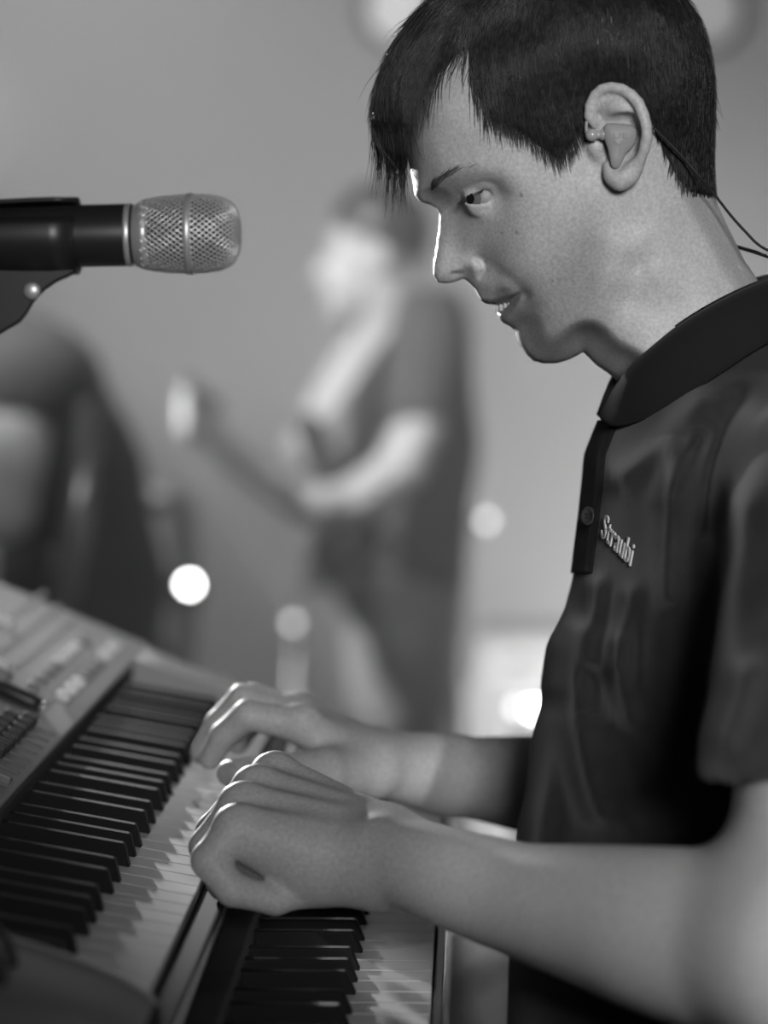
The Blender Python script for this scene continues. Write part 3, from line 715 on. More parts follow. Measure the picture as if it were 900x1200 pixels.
# collar: a stand-up band folded over into a leaf, mirrored for the far side
top = spline([(722,452,.002),(728,446,.022),(742,428,.040),(768,402,.053),(800,377,.060),(840,353,.060),(880,334,.050),(915,322,.030),(930,318,.0)], 40)
bot = spline([(704,482,.004),(703,490,.022),(718,498,.048),(748,492,.068),(790,471,.082),(835,441,.090),(885,408,.090),(940,380,.070),(965,372,.0)], 40)
def collar_mesh(s):
    V = []; Fc = []; K = 9; n = len(top)
    for i in range(n):
        t3 = P(top[i][0], top[i][1], YM - top[i][2]); b3 = P(bot[i][0], bot[i][1], YM - bot[i][2]); o3 = np.array([-.4, -.8, .25])
        for k in range(K):
            u = k / (K - 1); q = t3 * (1 - u) + b3 * u + np.array([-.3, -1, .35]) * .012 * min(1, i / 12) * math.sin(math.pi * u ** .7)
            V.append(q)
        for k in range(K):                          # inner layer
            u = 1 - k / (K - 1); q = t3 * (1 - u) + b3 * u + np.array([-.3, -1, .35]) * (.012 * min(1, i / 12) * math.sin(math.pi * u ** .7)) + np.array([.0012, .0026, -.0012])
            V.append(q)
    for i in range(n - 1):
        for k in range(2 * K): Fc.append((i * 2 * K + k, i * 2 * K + (k + 1) % (2 * K), (i + 1) * 2 * K + (k + 1) % (2 * K), (i + 1) * 2 * K + k))
    Fc.append(tuple(range(2 * K - 1, -1, -1))); Fc.append(tuple(range((n - 1) * 2 * K, n * 2 * K)))
    if s < 0: V = [np.array([v[0], 2 * YM - v[1], v[2]]) for v in V]; Fc = [tuple(reversed(f)) for f in Fc]
    return V, Fc
part('collar', *join(collar_mesh(1), collar_mesh(-1)), 'collar', shirt)
def band_mesh():                                    # collar stand around the neck
    V = []; Fc = []; n = len(top)
    for s in (1, -1):
        k0 = len(V)
        for i in range(n):
            t3 = P(top[i][0], top[i][1], YM - top[i][2] * .97); t3[1] = YM + s * (t3[1] - YM) * 1.0
            for dz, dx in ((0.001, 0), (-.05, .004), (-.05, .008), (0.0, .003)): V.append(t3 + np.array([dx, 0, dz]))
        for i in range(n - 1):
            for k in range(4):
                f = (k0 + i * 4 + k, k0 + i * 4 + (k + 1) % 4, k0 + (i + 1) * 4 + (k + 1) % 4, k0 + (i + 1) * 4 + k); Fc.append(f if s > 0 else f[::-1])
    return V, Fc
part('collar_band', *band_mesh(), 'collar', shirt)
# placket with its buttons
pl = spline([(711,494),(699,520),(694,550),(692,590),(689,630),(686,658),(684,672)], 26)
V = []; Fc = []
def edge_px(py, a=560.0, b=780.0):                  # first pixel of a row that meets the shirt
    for _ in range(18):
        m = .5 * (a + b)
        if on_shirt(m, py) is None: a = m
        else: b = m
    return b
for a, b in pl:
    x0 = edge_px(b); row = [on_shirt(x0 + .4 + j * j * .62, b, .0018) for j in range(7)]
    row = [q if q is not None else row[max(k - 1, 0)] for k, q in enumerate(row)]
    for q in [row[0] + np.array([.0009 * k * k, .005 * k, 0]) for k in (3, 2, 1)] + row: V.append(q)
K = 10; n = len(V) // K
for i in range(n - 1):
    for k in range(K - 1): Fc.append((i * K + k, i * K + k + 1, (i + 1) * K + k + 1, (i + 1) * K + k))
o = part('placket', V, Fc, 'collar', shirt); sm = o.modifiers.new('thickness', 'SOLIDIFY'); sm.thickness = .0022; sm.offset = 1
for a, b in ((697.5, 605),):
    q = on_shirt(max(a, edge_px(b) + 6), b, .0036); nrm = np.array([-.72, -.68, .12])
    bt = part('button', *lathe(q, nrm, [(-.001, .0050), (.0008, .0054), (.0016, .0050), (.0014, .0036), (.0010, .0033), (.0010, .0004)], 28), 'button', shirt)
    aa, bb, dd = frame(nrm)
    for s1 in (-1, 1):
        for s2 in (-1, 1): part('buttonhole_stitch', *tube([q + dd * .0011 + aa * s1 * .0010 + bb * s2 * .0010, q + dd * .0017 + aa * s1 * .0010 + bb * s2 * .0010], .0005, 6), 'felt', bt)
# the embroidered name on the chest
fc = bpy.data.curves.new('lettering_curve', 'FONT'); fc.body = 'Straubi'; fc.size = 1.0; fc.resolution_u = 4; fc.offset = .005
fo = bpy.data.objects.new('lettering_curve', fc); COL.objects.link(fo)
tm = bpy.data.meshes.new_from_object(fo.evaluated_get(bpy.context.evaluated_depsgraph_get()))
bpy.data.objects.remove(fo)
bm = bmesh.new(); bm.from_mesh(tm)
bmesh.ops.triangulate(bm, faces=bm.faces[:]); bmesh.ops.subdivide_edges(bm, edges=[e for e in bm.edges if e.calc_length() > .15], cuts=1)
tw = max(v.co.x for v in bm.verts)
LA, LB, LH = np.array([706.0, 628.0]), np.array([741.0, 664.0]), np.array([5.5, -28.0])
tv = []
for v in bm.verts:
    a, b = LA + (LB - LA) * (v.co.x / tw) + LH * (v.co.y / .72)
    tv.append(on_shirt(a, b, .0012))
tf = [[v.index for v in f.verts] for f in bm.faces]; bm.free()
good = [all(tv[i] is not None for i in f) for f in tf]; tv = [q if q is not None else np.zeros(3) for q in tv]
o = part('chest_lettering', tv, [f for f, g in zip(tf, good) if g], 'thread', shirt, smooth=False, label='white embroidered name Straubi'); sm = o.modifiers.new('thickness', 'SOLIDIFY'); sm.thickness = .0009; sm.offset = 0
# trousers and shoes, below the picture
HP = np.array([0.165, 1.625, 0.95])
def f_trou(p):
    d = ellip(p, HP, (.145, .18, .12))
    for s in (-1, 1):
        d = smin(d, chain(p, [HP + np.array([0, s * .09, -.05]), np.array([.15, 1.625 + s * .11, .50]), np.array([.18, 1.625 + s * .12, .07])], [.095, .068, .055], .02), .05)
    return smax(d, .045 - p[:, 2], .005)
part('trousers', *surf(f_trou, (-.05, 1.4, .02), (.36, 1.86, 1.12), .008, 1), 'denim', player)
for s in (-1, 1):
    def f_shoe(p, s=s):
        d = chain(p, [np.array([.21, 1.625 + s * .12, .045]), np.array([.08, 1.625 + s * .125, .04]), np.array([-.02, 1.625 + s * .13, .033])], [.042, .043, .036], .03)
        return smax(d, -p[:, 2] + .001, .004)
    part('shoe', *surf(f_shoe, (-.1, 1.625 + s * .12 - .08, -.02), (.3, 1.625 + s * .12 + .08, .12), .006, 1), 'shoe', player)

# ================================================================== the in-ear monitor
ie = thing('in_ear_monitor', P(724, 190, YM - .078), 'grey moulded in-ear monitor with a cable, fitted in the player\'s ear', 'earphone')
shp = smooth_poly([(708.5,147),(713,144.5),(728,145),(741,147),(746.5,154),(745,165),(741,173),(734,180),(729,190),(725,196.5),(721,198),(716.5,195.5),(714.5,186),(712,174),(708,163),(706.5,154)], 48)
rings = []
cx_, cy_ = shp.mean(0)
for sc_, w_ in ((1.0, 76), (1.0, 82.0), (.97, 83.6), (.90, 84.4), (.5, 84.9), (.02, 85.0)):
    rings.append([P(cx_ + (a - cx_) * sc_, cy_ + (b - cy_) * sc_, YM - (w_ + (b - 170) * -.03) / 1000) for a, b in shp])
V = [q for r_ in rings for q in r_]; n = len(shp)
Fc = [(i * n + k, i * n + (k + 1) % n, (i + 1) * n + (k + 1) % n, (i + 1) * n + k) for i in range(len(rings) - 1) for k in range(n)]
ish = part('shell', V, Fc, 'iem', ie)
fc = bpy.data.curves.new('mark_curve', 'FONT'); fc.body = 'UE'; fc.size = 1.0
fo = bpy.data.objects.new('mark_curve', fc); COL.objects.link(fo)
tm = bpy.data.meshes.new_from_object(fo.evaluated_get(bpy.context.evaluated_depsgraph_get())); bpy.data.objects.remove(fo)
tw = max(v.co.x for v in tm.vertices)
part('lettering', [P(718 + 17 * v.co.x / tw, 162 - 6.5 * v.co.y / .72, YM - .0860) for v in tm.vertices], [list(f.vertices) for f in tm.polygons], 'btn_d', ish, smooth=False)
part('connector', *join(lathe(P(711, 157.5, YM - .0815), P(688, 158.5, YM - .082) - P(711, 157.5, YM - .0815), [(0, .0030), (.003, .0030), (.0035, .0022), (.0055, .0022), (.006, .0031), (.0085, .0034), (.0105, .0026), (.0115, .0010)], 18)), 'clear', ie)
c1 = [P(690,158,YM-.083), P(687,150,YM-.081), P(689,138,YM-.078), P(698,120,YM-.080), P(712,108,YM-.078), P(735,112,YM-.081), P(752,132,YM-.080), P(766,150,YM-.0765), P(782,166,YM-.0735), P(800,185,YM-.066), P(820,208,YM-.058), P(838,229,YM-.045), P(856,252,YM-.042), P(874,272,YM-.045), P(892,289,YM-.05), P(925,306,YM-.055), P(948,330,YM-.06)]
def twist(pts, r, turns, n=220):                    # two thin wires wound round each other
    c = spline(pts, n); o = []
    for ph in (0, math.pi):
        w = []
        for i in range(n):
            a, b, d = frame(c[min(i + 1, n - 1)] - c[max(i - 1, 0)]); t = ph + turns * 2 * math.pi * i / n
            w.append(c[i] + (a * math.cos(t) + b * math.sin(t)) * r * .6)
        o.append(tube(w, r * .62, 6))
    return join(*o)
part('cable', *twist(c1[7:], .0008, 46), 'cable', ie)
part('ear_hook', *tube(spline(c1[:4], 20), .0009, 8), 'clear', ie)
part('cable', *twist([P(852,286,YM+.052), P(866,290,YM+.03), P(880,294,YM+.0), P(895,299,YM-.02), P(930,312,YM-.045), P(948,332,YM-.056)], .0010, 20, 120), 'cable', ie)

# ================================================================== the upper keyboard: 61 keys, tilted towards the player
T = math.radians(10); KU = np.array([math.cos(T), 0, -math.sin(T)]); KN = np.array([math.sin(T), 0, math.cos(T)])
KY0 = 1.2545; OC = 0.1645; WW = OC / 7
KT = np.array([-.189, 0, 1.200])                    # tip of the black keys
KB = np.array([-.30, 1.68, 1.105])
ak = thing('arranger_keyboard', KB, 'tilted grey keyboard with a sloped button panel, on the upper tier', 'keyboard')
def kp(u, v): q = KT + KU * u + KN * v; return (q[0], q[2])
def key_mesh(name, kind):
    if kind == 'white':
        w = WW - .0007; V, Fc = box((-.085, 0, -.020), (.045, w, -.012))
        V += [(.045, 0, -.020), (.045, w, -.020), (.0435, 0, -.0125), (.0435, w, -.0125)]
        V, Fc = box((-.085, 0, -.022), (.045, w, -.012))
    else:
        w = .0098; V = [(-.075, 0, -.016), (.0065, 0, -.016), (.0065, w, -.016), (-.075, w, -.016), (-.075, .0008, 0), (0, .0008, 0), (0, w - .0008, 0), (-.075, w - .0008, 0)]
        Fc = [(0, 3, 2, 1), (4, 5, 6, 7), (0, 1, 5, 4), (1, 2, 6, 5), (2, 3, 7, 6), (3, 0, 4, 7)]
    me = new_mesh(name, V, Fc, False); me.materials.append(M['key_white' if kind == 'white' else 'key_black']); return me
def add_keys(th, mw, mb, org0, tilt, nw, pressed=()):
    base = org(th)
    for i in range(nw):
        o = link('white_key', mw, th, tuple(org0 + np.array([0, KY0K + i * WW + .00035, 0]) - base), (0, tilt + (.035 if i in pressed else 0), 0))
        b = o.modifiers.new('bevel', 'BEVEL'); b.width = .0007; b.segments = 2
    k = 0
    for oc in range(nw // 7 + 1):
        for c in (20.5, 50.0, 90.5, 117.5, 144.5):
            y = oc * OC + c / 1000
            if y > nw * WW - .01: continue
            o = link('black_key', mb, th, tuple(org0 + np.array([0, KY0K + y - .0049, 0]) - base), (0, tilt, 0))
            b = o.modifiers.new('bevel', 'BEVEL'); b.width = .0012; b.segments = 2
MW = key_mesh('white_key', 'white'); MBK = key_mesh('black_key', 'black')
KY0K = KY0
add_keys(ak, MW, MBK, KT, T, 36)
KY1 = KY0 + 36 * WW
YN, YF = KY0 - .115, KY1 + .095
S22 = math.tan(math.radians(22.5)); PA = (-.256, 1.222); PBk = (-.60, 1.222 + .344 * S22)
bx_, bz_ = kp(.058, -.046); bz2 = bz_ + (.60 + bx_) * math.tan(T)
part('panel_housing', *prism([(-.60, bz2), (PA[0], bz_ + (bx_ - PA[0]) * math.tan(T)), (PA[0], PA[1] - .003), (PBk[0], PBk[1] - .003)][::1], YN, YF), 'case', ak, smooth=False, bevel=.002)
pn = np.array([-S22, 0, -1.0]); pn = -pn / np.linalg.norm(pn); pu = np.array([1, 0, -S22]); pu /= np.linalg.norm(pu)
part('control_panel', *prism([(PA[0], PA[1] - .003), (PA[0] + .0006, PA[1]), (PBk[0], PBk[1]), (PBk[0], PBk[1] - .003)], YN, YF), 'panel', ak, smooth=False, bevel=.0012)
part('key_bed', *prism([(PA[0] + .0, bz_ + (bx_ - PA[0]) * math.tan(T)), (bx_ - .004, bz_ + .001), kp(.056, -.030), kp(-.072, -.026)], KY0, KY1), 'felt', ak, smooth=False)
part('front_rail', *prism([kp(.0475, -.045), kp(.059, -.046), kp(.062, -.0175), kp(.060, -.0145), kp(.0475, -.0145)], YN + .01, KY1 + .003), 'rail', ak, smooth=False, bevel=.0015)
part('trim_strip', *prism([kp(.0603, -.0155), kp(.0625, -.0165), kp(.0632, -.0190), kp(.0610, -.0190)], YN + .01, KY1 + .02), 'silver', ak, smooth=False, bevel=.0004)
part('jack_cover', *lathe(P(280, 1052, 1.0) * 0 + PN(280, 1052, (kp(.0605, -.03)[0], 0, kp(.0605, -.03)[1]), KU), KU, [(-.002, .0042), (.001, .0042), (.0018, .0030), (.002, .0004)], 18), 'chrome', ak)
def cheek(y0, y1, m, back):
    n = 9; V = []; Fc = []; prof = [(PA[0], PA[1]), (-.235, 1.2145), (-.205, 1.205), (-.178, 1.1965), (-.160, 1.189), (-.148, 1.1815), (-.139, 1.172), (-.133, 1.160), (-.131, bz_)]
    ys = np.linspace(y0, y1, n)
    for i, y in enumerate(ys):
        t = (y - y0) / (y1 - y0); t = t if back else 1 - t; cut = .045 * max(0, (t - .45) / .55) ** 2.2
        for x, z in prof:
            q = (x - PA[0]) / (-.131 - PA[0]); V.append((x - cut * q, y, z - .004 * (t > .97)))
        V.append((PA[0], y, bz_ + (bx_ - PA[0]) * math.tan(T)))
    K = len(prof) + 1
    for i in range(n - 1):
        for k in range(K): Fc.append((i * K + k, (i + 1) * K + k, (i + 1) * K + (k + 1) % K, i * K + (k + 1) % K))
    Fc.append(tuple(range(K - 1, -1, -1))); Fc.append(tuple(range((n - 1) * K, n * K)))
    return V, [f[::-1] for f in Fc]
part('end_cheek', *cheek(KY1 + .0015, YF, 'cheek', True), 'panel', ak, bevel=.0015)
part('end_cheek', *cheek(YN, KY0 - .0015, 'cheek', False), 'cheek', ak, bevel=.0015)
# pitch wheel on the near cheek
for yy, rr_ in ((1.215, .022), (1.185, .022)):
    wz = PN(15, 1165, (-.205, 0, 1.203), KN)
    part('pitch_wheel', *lathe((-.222, yy - .006, 1.203), (0, 1, 0), [(0, .018), (.001, .0215), (.006, .0225), (.011, .0215), (.012, .018)], 30), 'btn_d', ak)
pp0 = np.array([PA[0], 0, PA[1]])
def onp(px, py, lift=0.0): return PN(px, py, pp0, pn) + pn * lift
EY = np.array([0, 1.0, 0])
def pbox(name, px, py, su, sy, h, m, lab=None):
    c = onp(px, py); return part(name, *obox(c + pn * h / 2, pu, EY, pn, su, sy, h / 2 + .001), m, ak, smooth=False, bevel=min(.0015, su * .3), label=lab)
for a, b in ((67,779),(74,772.5),(81,766),(87,761)): pbox('button', a, b, .0042, .0048, .004, 'btn_w')
for a, b in ((99,755),): pbox('button', a, b, .0045, .0055, .003, 'cheek')
for a, b in ((122,771),(132,761)): pbox('button', a, b, .0055, .0085, .004, 'btn_w')
for a, b in ((73,819),(82,811),(90,803)): pbox('button', a, b, .0048, .0062, .004, 'btn_w')
for a, b in ((98,797),(104,791),(110,785),(116,780)): pbox('button', a, b, .0042, .0050, .003, 'cheek')
for a, b in ((38,806),(48,798),(58,790),(66,783)): pbox('button', a, b, .0040, .0060, .0025, 'cheek')
for a, b in ((7,733),(1,783)): pbox('button', a, b, .0045, .0055, .004, 'btn_w')
for i in range(7): pbox('button', 32 - i * 6.2, 849 + i * 6.0, .0050, .0042, .006, 'btn_d')
for i in range(5): pbox('button', 10 - i * 6.2, 846 + i * 6.0, .0050, .0042, .006, 'btn_d')
for i in range(9): pbox('slider_slot', 45 - i * 7.2, 855 + i * 7.4, .011, .0007, .0006, 'print')
pbox('slider_cap', 3, 917, .004, .0022, .004, 'cheek')
for k in range(5):
    a = onp(-6, 736 + k * 10); c = a + np.array([0, .10 - .006 * k, 0])
    part('printed_line', *obox(c + pn * .0003 + pu * (.012 * k), pu, EY, pn, .0022, .14, .0006), 'print', ak, smooth=False)
part('display_frame', *obox(onp(-70, 800) + pn * .001, pu, EY, pn, .030, .11, .002), 'btn_d', ak, smooth=False, bevel=.001)
# the pen on the panel
q0, q1 = onp(-22, 806, .0052), onp(54, 838, .0040); dpen = (q1 - q0); lpen = np.linalg.norm(dpen)
pen = thing('pen', onp(10, 822), 'thick black pen lying on the keyboard\'s grey button panel', 'pen')
part('barrel', *lathe(q0, dpen, [(0, .004), (.002, .0052), (lpen * .75, .0052), (lpen * .88, .0040)], 16), 'btn_d', pen)
part('tip', *lathe(q0 + dpen * .88, dpen, [(0, .0040), (lpen * .08, .0030), (lpen * .12, .0010)], 16), 'nickel', pen)

# ================================================================== the lower keyboard: level, its keys nearer the player
LT = np.array([-.0665, 0, 1.140]); LB = np.array([-.20, 1.60, 1.045])
lk = thing('stage_piano', LB, 'level black keyboard under the tilted one, nearer the player', 'keyboard')
KY0K = 1.05
add_keys(lk, MW, MBK, LT, 0.0, 43)
LY0, LY1 = KY0K - .06, KY0K + 43 * WW + .06
part('key_bed', *box((-.155, KY0K, 1.060), (-.0185, KY0K + 43 * WW, 1.117)), 'felt', lk, smooth=False)
part('front_rail', *box((-.0205, LY0, 1.050), (-.0150, LY1, 1.1255)), 'lower', lk, smooth=False, bevel=.0012)
part('panel_lip', *prism([(-.150, 1.06), (-.1225, 1.06), (-.1215, 1.1385), (-.1245, 1.1425), (-.150, 1.1425)], LY0, LY1), 'case', lk, smooth=False, bevel=.0012)
part('housing', *box((-.42, LY0, 1.048), (-.149, LY1, 1.140)), 'lower', lk, smooth=False, bevel=.002)
for y0_, y1_ in ((LY0, KY0K - .001), (KY0K + 43 * WW + .001, LY1)): part('end_block', *box((-.150, y0_, 1.05), (-.0195, y1_, 1.135)), 'lower', lk, smooth=False, bevel=.002)
part('base_plate', *box((-.42, LY0, 1.043), (-.015, LY1, 1.050)), 'lower', lk, smooth=False)
# ---- the stand that carries both
ks = thing('keyboard_stand', (-.25, 1.6, 0), 'black two-tier stand carrying both keyboards', 'stand')
def zb(x): return bz_ + (bx_ - x) * math.tan(T)
for y_ in (1.24, 2.00):
    part('foot', *box((-.55, y_ - .02, 0), (.06, y_ + .02, .03)), 'blackmetal', ks, smooth=False, bevel=.004)
    part('post', *box((-.47, y_ - .02, .03), (-.43, y_ + .02, 1.20)), 'blackmetal', ks, smooth=False, bevel=.004)
    part('lower_arm', *box((-.47, y_ - .015, 1.013), (-.03, y_ + .015, 1.0435)), 'blackmetal', ks, smooth=False, bevel=.003)
    part('upper_arm', *prism([(-.58, zb(-.58) - .025), (-.43, zb(-.43) - .025), (-.43, zb(-.43) + .0005), (-.58, zb(-.58) + .0005)], y_ - .015, y_ + .015), 'blackmetal', ks, smooth=False)
part('crossbar', *box((-.465, 1.24, .45), (-.435, 2.00, .49)), 'blackmetal', ks, smooth=False)

# ================================================================== vocal microphone in its clip
MY = 1.69
m0 = P(-150, 281, MY); m1 = P(279, 273, MY); md = (m1 - m0) / np.linalg.norm(m1 - m0)
def ms(px): return np.dot(P(px, 276, MY) - m0, md)
pm = F / MY
mic = thing('microphone', P(90, 300, MY), 'black handheld vocal microphone with a round silver wire grille', 'microphone')
part('handle', *lathe(m0, md, [(0, .0150), (.003, .0165), (ms(60), .0180), (ms(95), .0186), (ms(150), .0187), (ms(156), .0185)], 40), 'mic', mic)
part('handle_ring', *lathe(m0 + md * ms(148), md, [(0, .0187), (.0006, .0190), (.0028, .0190), (.0034, .0186)], 40), 'nickel', mic)
part('grille_collar', *lathe(m0 + md * ms(157), md, [(0, .0175), (.0008, .0188), (.006, .0206), (.0088, .0212), (.0094, .0200)], 44), 'nickel', mic)
gs = ms(166); prof = [(0, .0200), (.008, .0216), (.016, .0226), (.024, .0231), (.032, .0232), (.040, .0229), (.047, .0218), (.0525, .0196), (.0560, .0165), (.0580, .0125), (.0590, .007), (.0592, .001)]
part('foam', *lathe(m0 + md * gs, md, [(s_, max(r_ - .0016, .0005)) for s_, r_ in prof], 40), 'foam', mic)
part('grille_band', *lathe(m0 + md * (gs + .0265), md, [(0, .0228), (.0003, .0243), (.0045, .0246), (.0049, .0230)], 48), 'nickel', mic)
pr = np.array(prof); arc = np.concatenate([[0], np.cumsum(np.hypot(*np.diff(pr, axis=0).T))])
a_, b_, d_ = frame(md); wires = []
NW = 42
for sgn in (1, -1):
    for k in range(NW):
        pts = []
        for t in np.linspace(0, arc[-1] * .985, 44):
            s_ = np.interp(t, arc, pr[:, 0]); r_ = np.interp(t, arc, pr[:, 1]); th_ = 2 * math.pi * k / NW + sgn * t / .0232 * .80
            lift = .00035 * math.sin(t / .0024 * math.pi + (0 if sgn > 0 else math.pi) + k * math.pi)
            pts.append(m0 + md * (gs + s_) + (a_ * math.cos(th_) + b_ * math.sin(th_)) * (r_ + lift))
        wires.append(tube(pts, .00048, 5))
o = part('grille_mesh', *join(*wires), 'grille', mic); o['kind'] = 'stuff'
mst = thing('microphone_stand', (-1.25, MY + .02, 0), 'black boom stand whose clip grips the vocal microphone', 'stand')
# clip: a cradle round the handle, tapering down to its swivel
V = []; Fc = []
prof = [(-150, 16), (-40, 19.5), (30, 20.8), (62, 21.0), (92, 20.6)]
for i, (px_, r_) in enumerate(prof):
    c = m0 + md * ms(px_); n = 26
    for k in range(n):
        t = math.radians(-60 + 300 * k / (n - 1)) + math.pi * 1.17
        V.append(c + (np.array([0, 1.0, 0]) * math.cos(t) + np.array([0, 0, 1.0]) * math.sin(t)) * (r_ / 1000 + .0012))
K = 26
for i in range(len(prof) - 1):
    for k in range(K - 1): Fc.append((i * K + k, i * K + k + 1, (i + 1) * K + k + 1, (i + 1) * K + k))
o = part('clip', V, Fc, 'mic', mst); sm = o.modifiers.new('thickness', 'SOLIDIFY'); sm.thickness = .0028; sm.offset = 0
lp = [(-150,300),(92,310),(90,318),(82,324),(66,331),(52,341),(40,354),(32,368),(24,378),(0,392),(-60,412),(-150,412)]
V = [P(a, b, MY - .011) for a, b in lp] + [P(a, b, MY + .011) + np.array([0, 0, 0]) for a, b in lp]; n = len(lp)
Fc = [tuple(range(n - 1, -1, -1)), tuple(range(n, 2 * n))] + [(i, (i + 1) % n, (i + 1) % n + n, i + n) for i in range(n)]
part('clip_neck', V, Fc, 'mic', mst, smooth=False, bevel=.003, seg=3)
part('swivel_bolt', *lathe(P(38, 341, MY - .011), (0, -1, 0), [(0, .0052), (.002, .0052), (.0032, .0040), (.0034, .0006)], 18), 'nickel', mst)
part('boom', *tube([P(-20, 395, MY), P(-240, 470, MY), np.array([-1.25, MY + .02, 1.30])], .011, 14), 'blackmetal', mst)
part('pole', *tube([(-1.25, MY + .02, .05), (-1.25, MY + .02, 1.33)], .013, 14), 'blackmetal', mst)
part('base', *lathe((-1.25, MY + .02, 0), (0, 0, 1), [(0, .14), (.015, .14), (.03, .05), (.06, .02)], 36), 'blackmetal', mst)

# ================================================================== the stage behind
YG = 5.2
def G(px, py, dy=0.0): return P(px, py, YG + dy)
gt = thing('person', (*G(455, 600)[:2], 0), 'guitarist in a charcoal T-shirt and pale trousers, looking down at his guitar', 'person')
hc = G(436, 300)
def f_gskin(p):
    d = ellip(p, hc + np.array([.012, 0, .035]), (.088, .078, .095))
    d = smin(d, ellip(p, hc + np.array([-.035, -.005, -.045]), (.060, .058, .078)), .03)
    d = smin(d, rcone(p, hc + np.array([-.082, -.012, -.012]), hc + np.array([-.098, -.016, -.032]), .008, .013), .012)   # nose
    d = smin(d, ellip(p, hc + np.array([-.070, -.012, -.068]), (.016, .022, .010)), .01)
    d = smin(d, ellip(p, hc + np.array([-.060, -.008, -.105]), (.026, .026, .022)), .02)
    for s in (-1, 1):
        d = smax(d, -ellip(p, hc + np.array([-.086, -.010 + s * .030, .018]), (.016, .016, .010)), .008)
        d = smin(d, ellip(p, hc + np.array([.018, s * .078, -.002]), (.018, .010, .030)), .006)
    d = smin(d, rcone(p, hc + np.array([.02, 0, -.05]), G(480, 372), .058, .062), .02)
    # near (left) arm, its hand round the neck of the guitar
    d = smin(d, chain(p, [G(505, 410, -.16), G(490, 500, -.22), G(470, 548, -.25)], [.050, .046, .040], .01), .02)
    d = smin(d, chain(p, [G(470, 548, -.25), G(415, 585, -.32), G(372, 590, -.37)], [.042, .036, .026], .01), .02)
    d = smin(d, chain(p, [G(372, 590, -.37), G(342, 580, -.40)], [.030, .026], .01), .015)
    for k in range(4): d = smin(d, chain(p, [G(345 - k * 5, 572 - k * 4, -.40 - k * .018), G(325 - k * 5, 560 - k * 4, -.41 - k * .018), G(318 - k * 5, 572 - k * 4, -.41 - k * .018)], [.012, .011, .009], .003), .005)
    # far (right) arm to the strings
    d = smin(d, chain(p, [G(480, 400, .16), G(450, 540, .22), G(405, 600, .05)], [.050, .042, .036], .01), .02)
    d = smin(d, chain(p, [G(405, 600, .05), G(385, 606, -.10), G(375, 606, -.14)], [.036, .030, .028], .01), .015)
    for k in range(4): d = smin(d, chain(p, [G(376, 598 + k * 6, -.15), G(362, 602 + k * 6, -.18), G(360, 612 + k * 6, -.19)], [.011, .010, .008], .003), .005)
    return d
part('body', *surf(f_gskin, (-.62, 4.60, .95), (.15, 5.55, 1.80), .006, 1), 'skin_far', gt)
def f_ghair(p):
    d = ellip(p, hc + np.array([.018, 0, .045]), (.095, .084, .095))
    q = p - hc
    return smax(d, -(q[:, 2] * .95 + q[:, 0] * .45 - .022), .01)
part('hair', *surf(f_ghair, (-.35, 5.0, 1.4), (.12, 5.4, 1.8), .005, 1), 'hair', gt)
def f_gshirt(p):
    ax0, ax1 = G(490, 385), G(478, 660); d = chain(p, [ax0, lerp(ax0, ax1, .5), ax1], [.115, .125, .125], .05)
    q = p.copy(); q[:, 1] = YG + (q[:, 1] - YG) * .72
    d = chain(q, [ax0, lerp(ax0, ax1, .5), ax1], [.100, .112, .112], .05)
    d = smin(d, rcone(p, G(500, 400, -.13), G(489, 482, -.205), .078, .062), .03)
    d = smin(d, rcone(p, G(478, 400, .13), G(440, 480, .15), .078, .060), .03)
    d = smax(d, -rcone(p, G(478, 330), G(470, 380), .06, .055), .01)
    d = smax(d, p[:, 2] - G(470, 335)[2], .02)
    return smax(d, -(p[:, 2] - G(470, 690)[2]), .01)
part('t_shirt', *surf(f_gshirt, (-.45, 4.85, .88), (.20, 5.55, 1.60), .008, 1), 'tee', gt)
def f_gleg(p):
    hp = G(470, 690); d = ellip(p, hp, (.115, .16, .12))
    d = smin(d, chain(p, [hp + np.array([-.02, -.08, -.02]), G(425, 905, -.12), np.array([G(445, 1100)[0], YG - .12, .06])], [.085, .066, .055], .02), .03)
    d = smin(d, chain(p, [hp + np.array([.02, .08, -.02]), G(480, 905, .1), np.array([G(520, 1100)[0], YG + .14, .06])], [.085, .066, .055], .02), .03)
    return smax(d, .03 - p[:, 2], .005)
part('trousers', *surf(f_gleg, (-.42, 4.85, .0), (.20, 5.55, 1.15), .010, 1), 'jeans', gt)
for (px_, dy) in ((445, -.12), (520, .14)):
    x_ = G(px_, 1100)[0]
    def f_s(p, x_=x_, dy=dy): return smax(chain(p, [(x_ + .04, YG + dy, .045), (x_ - .14, YG + dy - .03, .038)], [.045, .036], .02), -p[:, 2] + .001, .004)
    part('shoe', *surf(f_s, (x_ - .22, YG + dy - .12, -.02), (x_ + .12, YG + dy + .1, .12), .008, 1), 'shoe', gt)
# ---- his guitar
gb = thing('electric_guitar', G(390, 640, -.24), 'electric guitar slung on a pale strap across the guitarist', 'guitar')
ga = G(402, 622, -.20); gbv = P(246, 505, 4.45); gd = (gbv - ga) / np.linalg.norm(gbv - ga)
gn = np.array([-.65, -.70, .25]); gn -= gd * (gn @ gd); gn /= np.linalg.norm(gn); gw = np.cross(gn, gd)
def gpt(u, v, w): return ga + gd * u + gw * v + gn * w
gout = smooth_poly([(.10,.04),(.15,.10),(.20,.15),(.16,.165),(.08,.13),(.0,.115),(-.09,.155),(-.19,.16),(-.245,.09),(-.25,0),(-.245,-.09),(-.19,-.16),(-.09,-.15),(.0,-.11),(.07,-.12),(.14,-.145),(.16,-.12),(.12,-.06),(.09,-.03)], 60)
n = len(gout); V = [gpt(a, b, -.02) for a, b in gout] + [gpt(a, b, .02) for a, b in gout]
